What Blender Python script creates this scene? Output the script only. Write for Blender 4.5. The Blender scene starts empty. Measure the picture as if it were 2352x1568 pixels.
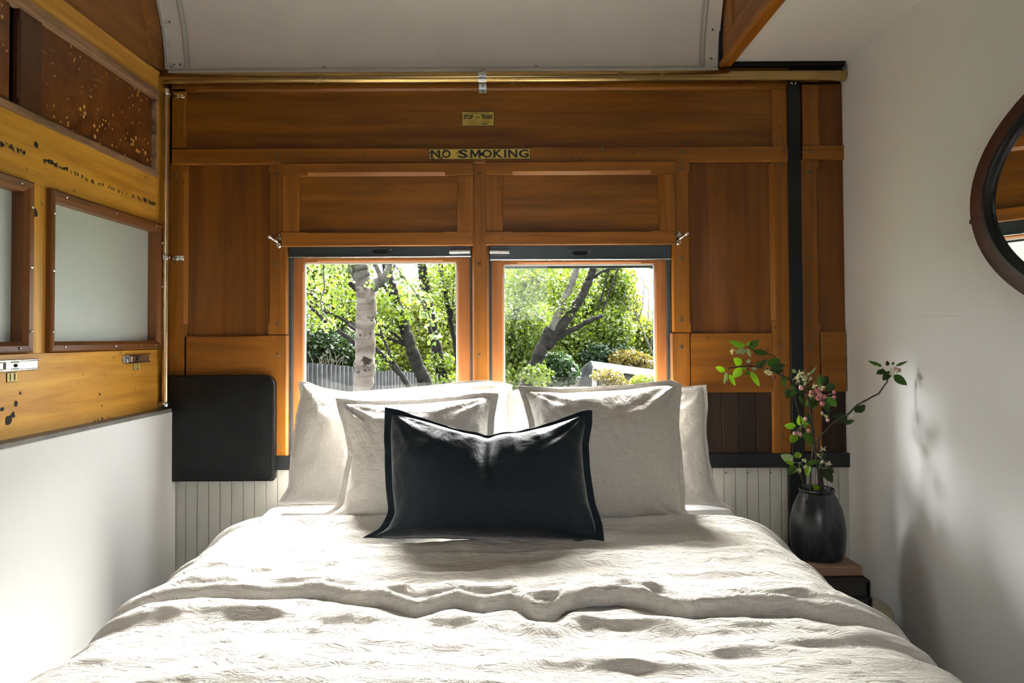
import bpy, bmesh, math, random
import numpy as np
from mathutils import Vector, Matrix, noise

random.seed(7)
S = bpy.context.scene
COL = S.collection

# ------------------------------------------------------------------ camera
F = 1700.0            # focal length in pixels of the 2352 x 1568 frame
ROLL, PITCH = .005, .022
PX, PY = 1165.0, 775.0 - F * math.tan(PITCH)
EYE = Vector((0, 0, 1.15))
_f = Vector((0, math.cos(PITCH), math.sin(PITCH)))
_u = Vector((0, -math.sin(PITCH), math.cos(PITCH)))
_r = Vector((1, 0, 0))
CR = _r * math.cos(ROLL) - _u * math.sin(ROLL)
CU = _u * math.cos(ROLL) + _r * math.sin(ROLL)
cam = bpy.data.cameras.new('camera')
cam.sensor_width = 36.0
cam.lens = F / 2352 * 36.0
cam.shift_x = (1176 - PX) / 2352
cam.shift_y = -(784 - PY) / 2352
cam.clip_start = .02
cam.clip_end = 300
camo = bpy.data.objects.new('camera', cam)
M = Matrix.Identity(4)
for i in range(3):
    M[i][0], M[i][1], M[i][2], M[i][3] = CR[i], CU[i], -_f[i], EYE[i]
camo.matrix_world = M
COL.objects.link(camo)
S.camera = camo

# ------------------------------------------------------------------ world, sun, exposure
SKY = 15.0
wd = bpy.data.worlds.new('sky')
S.world = wd
wd.use_nodes = True
nt = wd.node_tree
nt.nodes.clear()
wo = nt.nodes.new('ShaderNodeOutputWorld')
bg = nt.nodes.new('ShaderNodeBackground')
tc = nt.nodes.new('ShaderNodeTexCoord')
sx = nt.nodes.new('ShaderNodeSeparateXYZ')
rp = nt.nodes.new('ShaderNodeValToRGB')
nt.links.new(tc.outputs['Generated'], sx.inputs[0])
nt.links.new(sx.outputs['Z'], rp.inputs[0])
rp.color_ramp.elements[0].position = 0.0
rp.color_ramp.elements[0].color = (.42, .44, .46, 1)
rp.color_ramp.elements[1].position = .5
rp.color_ramp.elements[1].color = (.96, .98, 1.0, 1)
nt.links.new(rp.outputs[0], bg.inputs[0])
bg.inputs[1].default_value = SKY
nt.links.new(bg.outputs[0], wo.inputs[0])

sun = bpy.data.lights.new('hazy_sun', 'SUN')
sun.energy = 135.0
sun.angle = math.radians(52)
sun.color = (1, .97, .92)
suno = bpy.data.objects.new('hazy_sun', sun)
suno.rotation_euler = (math.radians(-43), 0, math.radians(-6))
COL.objects.link(suno)
# low bright gap in the sky off to the left, through the right window onto the right wall
gap = bpy.data.lights.new('low_sky_glow', 'SUN')
gap.energy = 2.2
gap.angle = math.radians(9)
gap.color = (.93, .97, 1)
gapo = bpy.data.objects.new('low_sky_glow', gap)
gapo.rotation_euler = (math.radians(-69), 0, math.radians(60))
COL.objects.link(gapo)


def portal(name, loc, rot, sx_, sy_):
    l = bpy.data.lights.new(name, 'AREA')
    l.shape = 'RECTANGLE'
    l.size, l.size_y = sx_, sy_
    l.cycles.is_portal = True
    o = bpy.data.objects.new(name, l)
    o.location = loc
    o.rotation_euler = rot
    COL.objects.link(o)


vs = S.view_settings
vs.view_transform = 'Standard'
vs.look = 'None'
vs.exposure = 0.33
vs.gamma = 1.0
vs.use_curve_mapping = False

# ------------------------------------------------------------------ geometry of the photograph
D = 2.43              # front of the framing on the window wall
XL, XR = -1.13, 1.115


def ray(px, py):
    return CR * ((px - PX) / F) - CU * ((py - PY) / F) + _f


def on(ax, px, py, v):
    d = ray(px, py)
    return EYE + d * ((v - EYE[ax]) / d[ax])


def onX(px, py, v): return on(0, px, py, v)
def onY(px, py, v): return on(1, px, py, v)
def onZ(px, py, v): return on(2, px, py, v)


def on_plane(px, py, p0, n):
    d = ray(px, py)
    return EYE + d * ((p0 - EYE).dot(n) / d.dot(n))


def rect(x0, y0, x1, y1, Y=D):
    """pixel rectangle on the window wall -> world x0, x1, z0, z1"""
    xm, ym = (x0 + x1) / 2, (y0 + y1) / 2
    return onY(x0, ym, Y).x, onY(x1, ym, Y).x, onY(xm, y1, Y).z, onY(xm, y0, Y).z


# ------------------------------------------------------------------ mesh helpers
def worldloc(o):
    v = Vector((0, 0, 0))
    while o is not None:
        v += o.location
        o = o.parent
    return v


def obj(name, verts, faces, mat, parent=None, smooth=False, bevel=0, mods=None, seg=1):
    me = bpy.data.meshes.new(name)
    vv = [Vector(v) for v in verts]
    if parent is None:
        xs = [v.x for v in vv]; ys = [v.y for v in vv]; zs = [v.z for v in vv]
        base = Vector(((min(xs) + max(xs)) / 2, (min(ys) + max(ys)) / 2, min(zs)))
        off = base
    else:
        base = Vector((0, 0, 0))
        off = worldloc(parent)
    bm = bmesh.new()
    bv = [bm.verts.new(v - off) for v in vv]
    for f in faces:
        try:
            bm.faces.new([bv[i] for i in f])
        except ValueError:
            pass
    bmesh.ops.recalc_face_normals(bm, faces=bm.faces)
    if bevel:
        es = [e for e in bm.edges if len(e.link_faces) == 2 and e.calc_face_angle(0) > .6]
        bmesh.ops.bevel(bm, geom=es, offset=bevel, segments=seg, affect='EDGES', clamp_overlap=True, profile=.5)
    if smooth:
        for f in bm.faces:
            f.smooth = True
    bm.to_mesh(me)
    bm.free()
    if smooth and smooth != 'all':
        try:
            me.set_sharp_from_angle(angle=math.radians(40))
        except Exception:
            pass
    if mat is not None:
        me.materials.append(mat)
    o = bpy.data.objects.new(name, me)
    COL.objects.link(o)
    o.location = base
    if parent is not None:
        o.parent = parent
    return o


def empty(name, loc):
    o = bpy.data.objects.new(name, None)
    o.empty_display_size = .05
    COL.objects.link(o)
    o.location = loc
    return o


def tag(o, label=None, cat=None, group=None, kind=None):
    if label: o['label'] = label
    if cat: o['category'] = cat
    if group: o['group'] = group
    if kind: o['kind'] = kind
    return o


class MB:
    def __init__(s):
        s.v, s.f = [], []

    def add(s, v, f):
        n = len(s.v)
        s.v += [tuple(p) for p in v]
        s.f += [tuple(i + n for i in q) for q in f]
        return s

    def box(s, x0, x1, y0, y1, z0, z1):
        v = [(x, y, z) for z in (z0, z1) for y in (y0, y1) for x in (x0, x1)]
        return s.add(v, [(0, 1, 3, 2), (4, 6, 7, 5), (0, 4, 5, 1), (2, 3, 7, 6), (0, 2, 6, 4), (1, 5, 7, 3)])

    def loft(s, rings, cap=True):
        n = len(rings[0])
        v = [p for r in rings for p in r]
        f = []
        for i in range(len(rings) - 1):
            for j in range(n):
                k = (j + 1) % n
                f.append((i * n + j, i * n + k, (i + 1) * n + k, (i + 1) * n + j))
        if cap:
            f.append(tuple(range(n))[::-1])
            f.append(tuple((len(rings) - 1) * n + j for j in range(n)))
        return s.add(v, f)

    def tube(s, pts, rad, n=10, cap=True):
        pts = [Vector(p) for p in pts]
        if not hasattr(rad, '__len__'): rad = [rad] * len(pts)
        rings = []
        ref = None
        for i, p in enumerate(pts):
            t = (pts[min(i + 1, len(pts) - 1)] - pts[max(i - 1, 0)]).normalized()
            if ref is None:
                ref = t.orthogonal().normalized()
            a = (ref - t * ref.dot(t)).normalized()
            ref = a
            b = t.cross(a)
            rings.append([p + (a * math.cos(q) + b * math.sin(q)) * rad[i] for q in [2 * math.pi * k / n for k in range(n)]])
        return s.loft(rings, cap)

    def lathe(s, prof, c, ax=Vector((0, 0, 1)), n=24, sx=1.0, sy=1.0):
        ax = Vector(ax).normalized()
        a = ax.orthogonal().normalized()
        b = ax.cross(a)
        c = Vector(c)
        rings = [[c + ax * h + (a * math.cos(q) * sx + b * math.sin(q) * sy) * max(r, 1e-5) for q in [2 * math.pi * k / n for k in range(n)]] for r, h in prof]
        return s.loft(rings)

    def ball(s, c, rx, ry=None, rz=None, n=10, m=7, rot=None):
        ry = ry or rx; rz = rz or rx
        rings = []
        for i in range(m + 1):
            t = math.pi * i / m
            r = max(math.sin(t), 1e-3)
            ring = []
            for k in range(n):
                q = 2 * math.pi * k / n
                p = Vector((rx * r * math.cos(q), ry * r * math.sin(q), rz * math.cos(t)))
                if rot: p = rot @ p
                ring.append(Vector(c) + p)
            rings.append(ring)
        return s.loft(rings)

    def build(s, name, mat, parent=None, **k):
        return obj(name, s.v, s.f, mat, parent, **k)


def map_back(Y=D):
    return lambda a, z, n: (a, Y - n, z)


def map_left(X=XL):
    return lambda a, z, n: (X + n, a, z)


def map_bulk(X=.71):
    return lambda a, z, n: (X - n, a, z)


def board_mb(mp, a0, a1, z0, z1, n0, n1, axis='h', lo=None, hi=None, e=.0012, mb=None):
    """a framing board; lo / hi = (start, end, size) of a stopped chamfer along that edge"""
    mb = mb or MB()
    L0, L1 = (a0, a1) if axis == 'h' else (z0, z1)
    C0, C1 = (z0, z1) if axis == 'h' else (a0, a1)
    br = sorted({L0, L1} | ({lo[0], lo[1]} if lo else set()) | ({hi[0], hi[1]} if hi else set()))
    for s_, t_ in zip(br[:-1], br[1:]):
        if t_ - s_ < 1e-5: continue
        m = (s_ + t_) / 2
        cl = lo[2] if lo and lo[0] < m < lo[1] else e
        ch = hi[2] if hi and hi[0] < m < hi[1] else e
        dl = min(cl * 1.0, (n1 - n0) * .95)
        dh = min(ch * 1.0, (n1 - n0) * .95)
        cs = [(C0, n0), (C1, n0), (C1, n1 - dh), (C1 - ch, n1), (C0 + cl, n1), (C0, n1 - dl)]
        rings = []
        for q in (s_, t_):
            rings.append([mp(q, c, n) if axis == 'h' else mp(c, q, n) for c, n in cs])
        mb.loft(rings)
    return mb


# ------------------------------------------------------------------ materials
def newmat(name):
    m = bpy.data.materials.new(name)
    m.use_nodes = True
    t = m.node_tree
    t.nodes.clear()
    out = t.nodes.new('ShaderNodeOutputMaterial')
    b = t.nodes.new('ShaderNodeBsdfPrincipled')
    t.links.new(b.outputs[0], out.inputs[0])
    return m, t, b


def N(t, kind, **k):
    n = t.nodes.new(kind)
    for a, v in k.items():
        if a in n.inputs:
            n.inputs[a].default_value = v
        else:
            setattr(n, a, v)
    return n


def ramp(t, src, stops, interp='LINEAR'):
    r = t.nodes.new('ShaderNodeValToRGB')
    r.color_ramp.interpolation = interp
    e = r.color_ramp.elements
    while len(e) < len(stops): e.new(.5)
    for q, (p, c) in zip(e, stops):
        q.position = p
        q.color = (c[0], c[1], c[2], 1) if hasattr(c, '__len__') else (c, c, c, 1)
    t.links.new(src, r.inputs[0])
    return r.outputs[0]


def mix(t, f, a, b, mode='MIX'):
    m = t.nodes.new('ShaderNodeMix')
    m.data_type = 'RGBA'
    m.blend_type = mode
    for s_, v in ((m.inputs[0], f), (m.inputs[6], a), (m.inputs[7], b)):
        if hasattr(v, 'is_linked') or hasattr(v, 'node'):
            t.links.new(v, s_)
        elif hasattr(v, '__len__'):
            s_.default_value = (v[0], v[1], v[2], 1)
        else:
            s_.default_value = v
    return m.outputs[2]


def coords(t, scale, rand=True):
    tcn = t.nodes.new('ShaderNodeTexCoord')
    mp = t.nodes.new('ShaderNodeMapping')
    mp.inputs['Scale'].default_value = scale
    t.links.new(tcn.outputs['Object'], mp.inputs[0])
    if rand:
        oi = t.nodes.new('ShaderNodeObjectInfo')
        mul = N(t, 'ShaderNodeMath', operation='MULTIPLY')
        mul.inputs[1].default_value = 37.0
        t.links.new(oi.outputs['Random'], mul.inputs[0])
        cmb = t.nodes.new('ShaderNodeCombineXYZ')
        for k in range(3): t.links.new(mul.outputs[0], cmb.inputs[k])
        t.links.new(cmb.outputs[0], mp.inputs['Location'])
    return mp.outputs[0]


def noise_n(t, vec, scale, detail=4, rough=.5, dist=0):
    n = t.nodes.new('ShaderNodeTexNoise')
    n.inputs['Scale'].default_value = scale
    n.inputs['Detail'].default_value = detail
    n.inputs['Roughness'].default_value = rough
    n.inputs['Distortion'].default_value = dist
    t.links.new(vec, n.inputs['Vector'])
    return n.outputs['Fac']


def bump(t, b, h, s=.3, d=.002):
    bn = t.nodes.new('ShaderNodeBump')
    bn.inputs['Strength'].default_value = s
    bn.inputs['Distance'].default_value = d
    t.links.new(h, bn.inputs['Height'])
    t.links.new(bn.outputs[0], b.inputs['Normal'])


def wood(name, cd, cm, cl, axis, rough=.38, dents=.5, blotch=.5):
    m, t, b = newmat(name)
    sc = {'x': (1.3, 26, 26), 'y': (26, 1.3, 26), 'z': (26, 26, 1.3)}[axis]
    v = coords(t, sc)
    g = noise_n(t, v, 1.0, 6, .62, .6)
    col = ramp(t, g, [(.32, cd), (.5, cm), (.68, cl)])
    sc2 = {'x': (.35, 2.2, 2.2), 'y': (2.2, .35, 2.2), 'z': (2.2, 2.2, .35)}[axis]
    v2 = coords(t, tuple(q * 3 for q in sc2))
    bl = noise_n(t, v2, 1.6, 5, .6, .4)
    col = mix(t, ramp(t, bl, [(.34, blotch * .7), (.56, 0.0)]), col, tuple(q * .38 for q in cd), 'MIX')
    v3 = coords(t, (1, 1, 1))
    dn = noise_n(t, v3, 46, 2, .5)
    col = mix(t, ramp(t, dn, [(.70, 0.0), (.76, dents)]), col, (.012, .007, .004))
    t.links.new(col, b.inputs['Base Color'])
    t.links.new(ramp(t, bl, [(.3, rough + .15), (.7, rough - .05)]), b.inputs['Roughness'])
    b.inputs['Specular IOR Level'].default_value = .3
    bump(t, b, g, .12, .001)
    return m


def chipped(name, base, base2, chip):
    m, t, b = newmat(name)
    v = coords(t, (2, 9, 9))
    g = noise_n(t, v, 2.0, 5, .6, .5)
    col = ramp(t, g, [(.35, base), (.65, base2)])
    v3 = coords(t, (1, 1, 1))
    vo = t.nodes.new('ShaderNodeTexVoronoi')
    vo.inputs['Scale'].default_value = 46
    t.links.new(v3, vo.inputs['Vector'])
    msk = noise_n(t, v3, 5.5, 3, .6)
    mm = N(t, 'ShaderNodeMath', operation='SUBTRACT')
    t.links.new(msk, mm.inputs[0])
    t.links.new(vo.outputs['Distance'], mm.inputs[1])
    c1 = ramp(t, mm.outputs[0], [(.30, 0.0), (.315, 1.0)])
    vs_ = coords(t, (1, 3.4, 30))
    sc = noise_n(t, vs_, 3.2, 3, .6)
    c2 = ramp(t, sc, [(.69, 0.0), (.70, 1.0)])
    col = mix(t, c1, col, chip)
    col = mix(t, c2, col, chip)
    t.links.new(col, b.inputs['Base Color'])
    b.inputs['Roughness'].default_value = .42
    bump(t, b, g, .15, .001)
    return m


def paint(name, c, rough=.55, mott=.06, scale=3, bs=.08, spec=.4):
    m, t, b = newmat(name)
    v = coords(t, (1, 1, 1))
    g = noise_n(t, v, scale, 4, .6)
    lo = tuple(q * (1 - mott) for q in c)
    col = ramp(t, g, [(.35, lo), (.65, c)])
    t.links.new(col, b.inputs['Base Color'])
    b.inputs['Roughness'].default_value = rough
    b.inputs['Specular IOR Level'].default_value = spec
    bump(t, b, noise_n(t, v, 70, 3, .6), bs, .0015)
    return m


def metal(name, c, rough=.25, dirt=.3):
    m, t, b = newmat(name)
    v = coords(t, (1, 1, 1))
    g = noise_n(t, v, 14, 4, .6)
    t.links.new(ramp(t, g, [(.3, tuple(q * (1 - dirt) for q in c)), (.65, c)]), b.inputs['Base Color'])
    b.inputs['Metallic'].default_value = 1.0
    t.links.new(ramp(t, g, [(.3, rough + .04), (.7, rough)]), b.inputs['Roughness'])
    return m


def linen(name, c, weave=420, wr=.5, dark=.82, sheen=.25, stretch=(1, 1, 1)):
    m, t, b = newmat(name)
    v1 = coords(t, (1, 1, .12), False)
    v2 = coords(t, (.12, 1, 1), False)
    a = noise_n(t, v1, weave, 2, .6)
    d = noise_n(t, v2, weave, 2, .6)
    add = N(t, 'ShaderNodeMath', operation='ADD')
    t.links.new(a, add.inputs[0]); t.links.new(d, add.inputs[1])
    hf = N(t, 'ShaderNodeMath', operation='MULTIPLY'); hf.inputs[1].default_value = .5
    t.links.new(add.outputs[0], hf.inputs[0])
    col = ramp(t, hf.outputs[0], [(.36, tuple(q * dark for q in c)), (.58, c)])
    t.links.new(col, b.inputs['Base Color'])
    b.inputs['Roughness'].default_value = .85
    b.inputs['Specular IOR Level'].default_value = .15
    b.inputs['Sheen Weight'].default_value = sheen
    b.inputs['Sheen Roughness'].default_value = .35
    v = coords(t, stretch, False)
    cr0 = noise_n(t, v, 17, 5, .6, 1.1)
    cr = ramp(t, cr0, [(.30, .25), (.42, .62), (.5, 1.0), (.58, .62), (.70, .25)])
    b1 = t.nodes.new('ShaderNodeBump')
    b1.inputs['Strength'].default_value = wr
    b1.inputs['Distance'].default_value = .010
    t.links.new(cr, b1.inputs['Height'])
    b2 = t.nodes.new('ShaderNodeBump')
    b2.inputs['Strength'].default_value = .25
    b2.inputs['Distance'].default_value = .001
    t.links.new(hf.outputs[0], b2.inputs['Height'])
    t.links.new(b1.outputs[0], b2.inputs['Normal'])
    t.links.new(b2.outputs[0], b.inputs['Normal'])
    return m


def leafmat(name, cols, trans=.45, island=True, gloss=.35):
    if island and 'petal' not in name: cols = [tuple(q * .33 for q in c) for c in cols]
    m, t, b = newmat(name)
    out = [n for n in t.nodes if n.type == 'OUTPUT_MATERIAL'][0]
    if island:
        g = t.nodes.new('ShaderNodeNewGeometry')
        src = g.outputs['Random Per Island']
    else:
        oi = t.nodes.new('ShaderNodeObjectInfo')
        src = oi.outputs['Random']
    col = ramp(t, src, [(i / max(1, len(cols) - 1), c) for i, c in enumerate(cols)])
    t.links.new(col, b.inputs['Base Color'])
    b.inputs['Roughness'].default_value = gloss
    b.inputs['Specular IOR Level'].default_value = .3
    tr = t.nodes.new('ShaderNodeBsdfTranslucent')
    t.links.new(mix(t, 1.0, col, (1.3, 1.35, .55), 'MULTIPLY'), tr.inputs[0])
    ms = t.nodes.new('ShaderNodeMixShader')
    ms.inputs[0].default_value = trans
    t.links.new(b.outputs[0], ms.inputs[1])
    t.links.new(tr.outputs[0], ms.inputs[2])
    t.links.new(ms.outputs[0], out.inputs[0])
    return m


def bark(name, c0, c1, spots, sp=.62, vs_=(1, 1, .35), sc=16):
    m, t, b = newmat(name)
    v = coords(t, vs_)
    g = noise_n(t, v, sc, 6, .65, .4)
    col = ramp(t, g, [(.35, c0), (.6, c1)])
    v2 = coords(t, (1, 1, 1))
    s2 = noise_n(t, v2, 9, 5, .7)
    col = mix(t, ramp(t, s2, [(sp, 0.0), (sp + .05, 1.0)]), col, spots)
    t.links.new(col, b.inputs['Base Color'])
    b.inputs['Roughness'].default_value = .95
    b.inputs['Specular IOR Level'].default_value = .08
    bump(t, b, g, .6, .01)
    return m


W_D, W_M, W_L = (.155, .050, .004), (.228, .079, .0062), (.28, .103, .009)
wood_x = wood('varnished_wood_along', W_D, W_M, W_L, 'x')
wood_z = wood('varnished_wood_upright', W_D, W_M, W_L, 'z')
wood_px = wood('varnished_panel_along', tuple(q * .85 for q in W_D), tuple(q * .85 for q in W_M), tuple(q * .88 for q in W_L), 'x', .34, .25, .75)
wood_pz = wood('varnished_panel_upright', (.112, .034, .0035), (.155, .049, .0045), (.185, .061, .006), 'z', .34, .2, .6)
Y_D, Y_M, Y_L = (.38, .165, .018), (.54, .265, .034), (.64, .35, .055)  # yellower varnish, also lightened to put this wall's stronger light into the colour
wood_ly = wood('lit_amber_wood_along', Y_D, Y_M, Y_L, 'y', .36, .6, .35)
wood_lz = wood('lit_amber_wood_upright', Y_D, Y_M, Y_L, 'z', .36, .6, .35)
wood_frame = wood('brown_frame_wood', (.10, .036, .010), (.16, .058, .016), (.20, .08, .022), 'y', .35, .2, .3)
wood_framez = wood('brown_frame_wood_upright', (.10, .036, .010), (.16, .058, .016), (.20, .08, .022), 'z', .35, .2, .3)
wood_arch = wood('arch_panel_wood', (.16, .06, .010), (.22, .085, .014), (.27, .11, .02), 'y', .45, .2, .4)
wood_sash = wood('orange_sash_wood', (.22, .07, .015), (.30, .105, .026), (.37, .14, .04), 'z', .45, .2, .2)
wood_sashx = wood('orange_sash_wood_along', (.22, .07, .015), (.30, .105, .026), (.37, .14, .04), 'x', .45, .2, .2)
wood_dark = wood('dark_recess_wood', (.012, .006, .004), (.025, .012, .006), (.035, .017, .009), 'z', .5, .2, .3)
wood_worn = wood('worn_bare_wood', (.10, .055, .03), (.30, .17, .09), (.42, .26, .15), 'y', .7, .9, .5)
mir_wood = wood('dark_red_frame_wood', (.035, .010, .005), (.055, .016, .008), (.070, .022, .011), 'y', .38, .2, .2)
chip_y = chipped('chipped_dark_varnish', (.085, .023, .004), (.16, .052, .008), (.55, .32, .08))
chip_board = chipped('chipped_dark_board', (.052, .017, .006), (.078, .027, .009), (.03, .02, .012))
white_p = paint('white_wall_paint', (.68, .67, .64), .5, .03, 2.5, .06)
white_l = paint('white_panel_paint', (.78, .78, .77), .45, .02, 2, .03)
cream_c = paint('cream_vault_paint', (.74, .70, .63), .6, .06, 4, .05)
bead_p = paint('grey_bead_paint', (.52, .50, .44), .5, .1, 6, .1)
black_p = paint('black_gloss_paint', (.010, .011, .013), .32, .3, 8, .5)
black_leather = paint('black_leatherette', (.004, .0045, .005), .34, .3, 6, 1.0, .22)
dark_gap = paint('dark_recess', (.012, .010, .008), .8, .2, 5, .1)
ledge_p = paint('grey_ledge_paint', (.16, .155, .14), .5, .4, 20, .3)
floor_m = wood('floor_boards', (.06, .03, .015), (.10, .05, .025), (.14, .075, .04), 'y', .4, .2, .3)
brass = metal('aged_brass', (.44, .30, .115), .24, .12)
brass2 = metal('pale_brass', (.72, .53, .30), .28, .25)
steel = metal('galvanised_steel', (.66, .68, .68), .25, .35)
chrome = metal('chrome', (.82, .82, .80), .10, .15)
screwm = metal('tarnished_screw', (.30, .24, .15), .35, .4)
ironm = paint('blue_black_iron', (.007, .009, .010), .4, .3, 9, .15, .25)
railm = paint('dark_green_blind_metal', (.022, .034, .036), .33, .2, 9, .08, .5)
rubber = paint('dark_track_rubber', (.035, .04, .042), .5, .4, 12, .3)
# ------------------------------------------------------------------ room shell
YF = -1.35            # wall behind the camera
WT = 2.53             # outer face of the window wall


def shell(name, mb, mat, label, cat, **k):
    return tag(mb.build(name, mat, **k), label, cat, None, 'structure')


WIN = [(-.722, -.112), (-.062, .540)]
WZ0, WZ1 = .765, 1.455

# the window wall: sheathing with two openings, everything else is mounted on it
SB = D + .022         # face of the sheathing
mb = MB()
xs = [-1.25, WIN[0][0], WIN[0][1], WIN[1][0], WIN[1][1], 1.25]
for i in range(5):
    if i in (1, 3):
        mb.box(xs[i], xs[i + 1], SB, WT, 0, WZ0)
        mb.box(xs[i], xs[i + 1], SB, WT, WZ1, 2.35)
    else:
        mb.box(xs[i], xs[i + 1], SB, WT, 0, 2.35)
wall_back = shell('wall_back', mb, wood_dark, 'varnished timber panelled wall with two windows at the head of the bed', 'wall')


def bboard(name, r, axis, mat, n0=-.02, n1=0.0, lo=None, hi=None, parent=None, Y=D):
    """board on the window wall from a pixel rectangle; chamfer spans in pixels"""
    x0, x1, z0, z1 = rect(*r, Y=Y - n1)
    cx_, cy_ = (r[0] + r[2]) / 2, (r[1] + r[3]) / 2

    def span(s):
        if not s: return None
        if axis == 'h':
            return (onY(s[0], cy_, Y).x, onY(s[1], cy_, Y).x, s[2])
        return (onY(cx_, s[1], Y).z, onY(cx_, s[0], Y).z, s[2])
    m_ = board_mb(map_back(Y), x0, x1, z0, z1, n0, n1, axis, span(lo), span(hi))
    return m_.build(name, mat, parent or wall_back)


def bpanel(r, axis, mat, n1=-.012, parent=None, name='panel'):
    x0, x1, z0, z1 = rect(*r, Y=D - n1)
    p = .012
    return MB().box(x0 - p, x1 + p, D - n1, D - n1 + .008, z0 - p, z1 + p).build(name, mat, parent or wall_back)


# frieze
bpanel((425, 206, 1773, 336), 'h', wood_px)
bboard('rail', (395, 158, 1812, 207), 'h', wood_x, lo=(452, 1738, .007))
bboard('stile', (395, 205, 426, 340), 'v', wood_z, hi=(232, 315, .006))
bboard('stile', (1773, 205, 1816, 338), 'v', wood_z, lo=(232, 300, .006))
bboard('rail', (395, 339, 1815, 374), 'h', wood_x, n1=.006, lo=(398, 1812, .003))
# right of the iron post
bpanel((1882, 200, 1938, 336), 'v', wood_pz)
bboard('stile', (1843, 194, 1883, 336), 'v', wood_z, hi=(225, 315, .005))
bboard('rail', (1843, 334, 1939, 366), 'h', wood_x, n1=.006)
bpanel((1883, 366, 1940, 762), 'v', wood_pz)
bboard('stile', (1843, 367, 1884, 1036), 'v', wood_z, hi=(388, 740, .006))
bboard('rail', (1883, 761, 1943, 899), 'h', wood_x)
# left tall panel
bpanel((427, 377, 617, 769), 'v', wood_pz)
bboard('stile', (388, 376, 429, 866), 'v', wood_z, hi=(395, 746, .011))
bboard('stile', (616, 376, 661, 768), 'v', wood_z, lo=(398, 742, .006), hi=(560, 768, .007))
bboard('stile', (616, 770, 661, 1051), 'v', wood_z, hi=(770, 1049, .007))
bboard('rail', (424, 771, 617, 868), 'h', wood_x, hi=(450, 592, .004))
# mullion between the windows
bboard('mullion', (1085, 374, 1123, 1050), 'v', wood_z, lo=(562, 1040, .006), hi=(562, 1040, .006))
# right of the windows
bboard('stile', (1543, 371, 1586, 763), 'v', wood_z, lo=(562, 762, .006), hi=(395, 742, .006))
bboard('stile', (1542, 765, 1586, 1045), 'v', wood_z, lo=(765, 1040, .006))
bpanel((1585, 368, 1774, 764), 'v', wood_pz)
bboard('rail', (1587, 765, 1774, 901), 'h', wood_x)
bboard('stile', (1773, 368, 1815, 1041), 'v', wood_z, lo=(378, 735, .012))
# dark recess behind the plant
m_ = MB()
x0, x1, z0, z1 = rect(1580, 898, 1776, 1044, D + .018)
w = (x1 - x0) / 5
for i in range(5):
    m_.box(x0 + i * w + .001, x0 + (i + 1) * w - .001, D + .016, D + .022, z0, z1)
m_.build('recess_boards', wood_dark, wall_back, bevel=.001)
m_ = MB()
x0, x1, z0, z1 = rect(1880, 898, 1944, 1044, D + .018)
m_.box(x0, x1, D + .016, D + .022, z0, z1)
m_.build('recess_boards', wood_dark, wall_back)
# black sill board right across
x0, x1, z0, z1 = rect(630, 1046, 1948, 1078)
m_ = board_mb(map_back(), x0, 1.13, .722, .768, -.02, .008, 'h')
m_.build('sill_board', black_p, wall_back)
# shutters (fixed wooden pelmets over the windows)
for (a, b_, y0, y1, ins, insr, top, bot, tch, lch, rch) in (
        (649, 1087, 374, 565, 688, 1050, 403, 532, (709, 1023), (428, 512), (420, 446)),
        (1116, 1551, 371, 562, 1155, 1513, 400, 530, (1177, 1493), (430, 500), (418, 504))):
    sh = bpanel((ins, top, insr, bot), 'h', wood_px, n1=.004, name='shutter')
    bboard('rail', (a, y0, b_, top), 'h', wood_x, n0=0, n1=.016, lo=(tch[0], tch[1], .011), parent=sh)
    bboard('rail', (a, bot, b_, y1), 'h', wood_x, n0=0, n1=.016, lo=(a + 1, b_ - 1, .003), hi=(tch[0], tch[1], .004), parent=sh)
    bboard('stile', (a, top, ins, bot), 'v', wood_z, n0=0, n1=.0155, hi=(lch[0], lch[1], .007), parent=sh)
    bboard('stile', (insr, top, b_, bot), 'v', wood_z, n0=0, n1=.0155, lo=(rch[0], rch[1], .006), parent=sh)


def screw_mb(p, nrm, r=.0055):
    m_ = MB().lathe([(r, 0), (r, .0008), (r * .8, .0022), (r * .3, .0028)], p, nrm, 12)
    return m_


def slot(p, nrm, r, ang):
    nrm = Vector(nrm)
    t = nrm.orthogonal().normalized()
    t = Matrix.Rotation(ang, 3, nrm) @ t
    b_ = nrm.cross(t)
    q = Vector(p) + nrm * .0026
    v = [q + t * a * r + b_ * c * r * .16 + nrm * h for h in (0, .0004) for a, c in ((-.95, -1), (.95, -1), (.95, 1), (-.95, 1))]
    return MB().add(v, [(0, 1, 2, 3), (4, 5, 6, 7), (0, 1, 5, 4), (1, 2, 6, 5), (2, 3, 7, 6), (3, 0, 4, 7)])


def screw(p, nrm, parent, r=.0055, mat=None):
    s_ = screw_mb(p, nrm, r).build('screw', mat or screwm, parent, smooth=True)
    slot(p, nrm, r, random.uniform(0, 3)).build('slot', dark_gap, s_)
    return s_


for px, py, n in [(404, 403, 0), (403, 602, 0), (403, 816, 0), (636, 400, 0), (637, 606, 0), (637, 742, 0), (638, 815, 0), (636, 1023, 0),
                  (1101, 398, 0), (1101, 606, 0), (1101, 815, 0), (1567, 386, 0), (1566, 594, 0), (1566, 735, 0), (1565, 797, 0),
                  (1795, 379, 0), (1793, 793, 0), (1793, 1003, 0), (1860, 396, 0), (1861, 590, 0), (1861, 796, 0),
                  (636, 356, .006), (1384, 341, .006), (1567, 349, .006), (1801, 348, .006), (1862, 349, .006)]:
    screw(onY(px, py, D - n), (0, -1, 0), wall_back)

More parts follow.
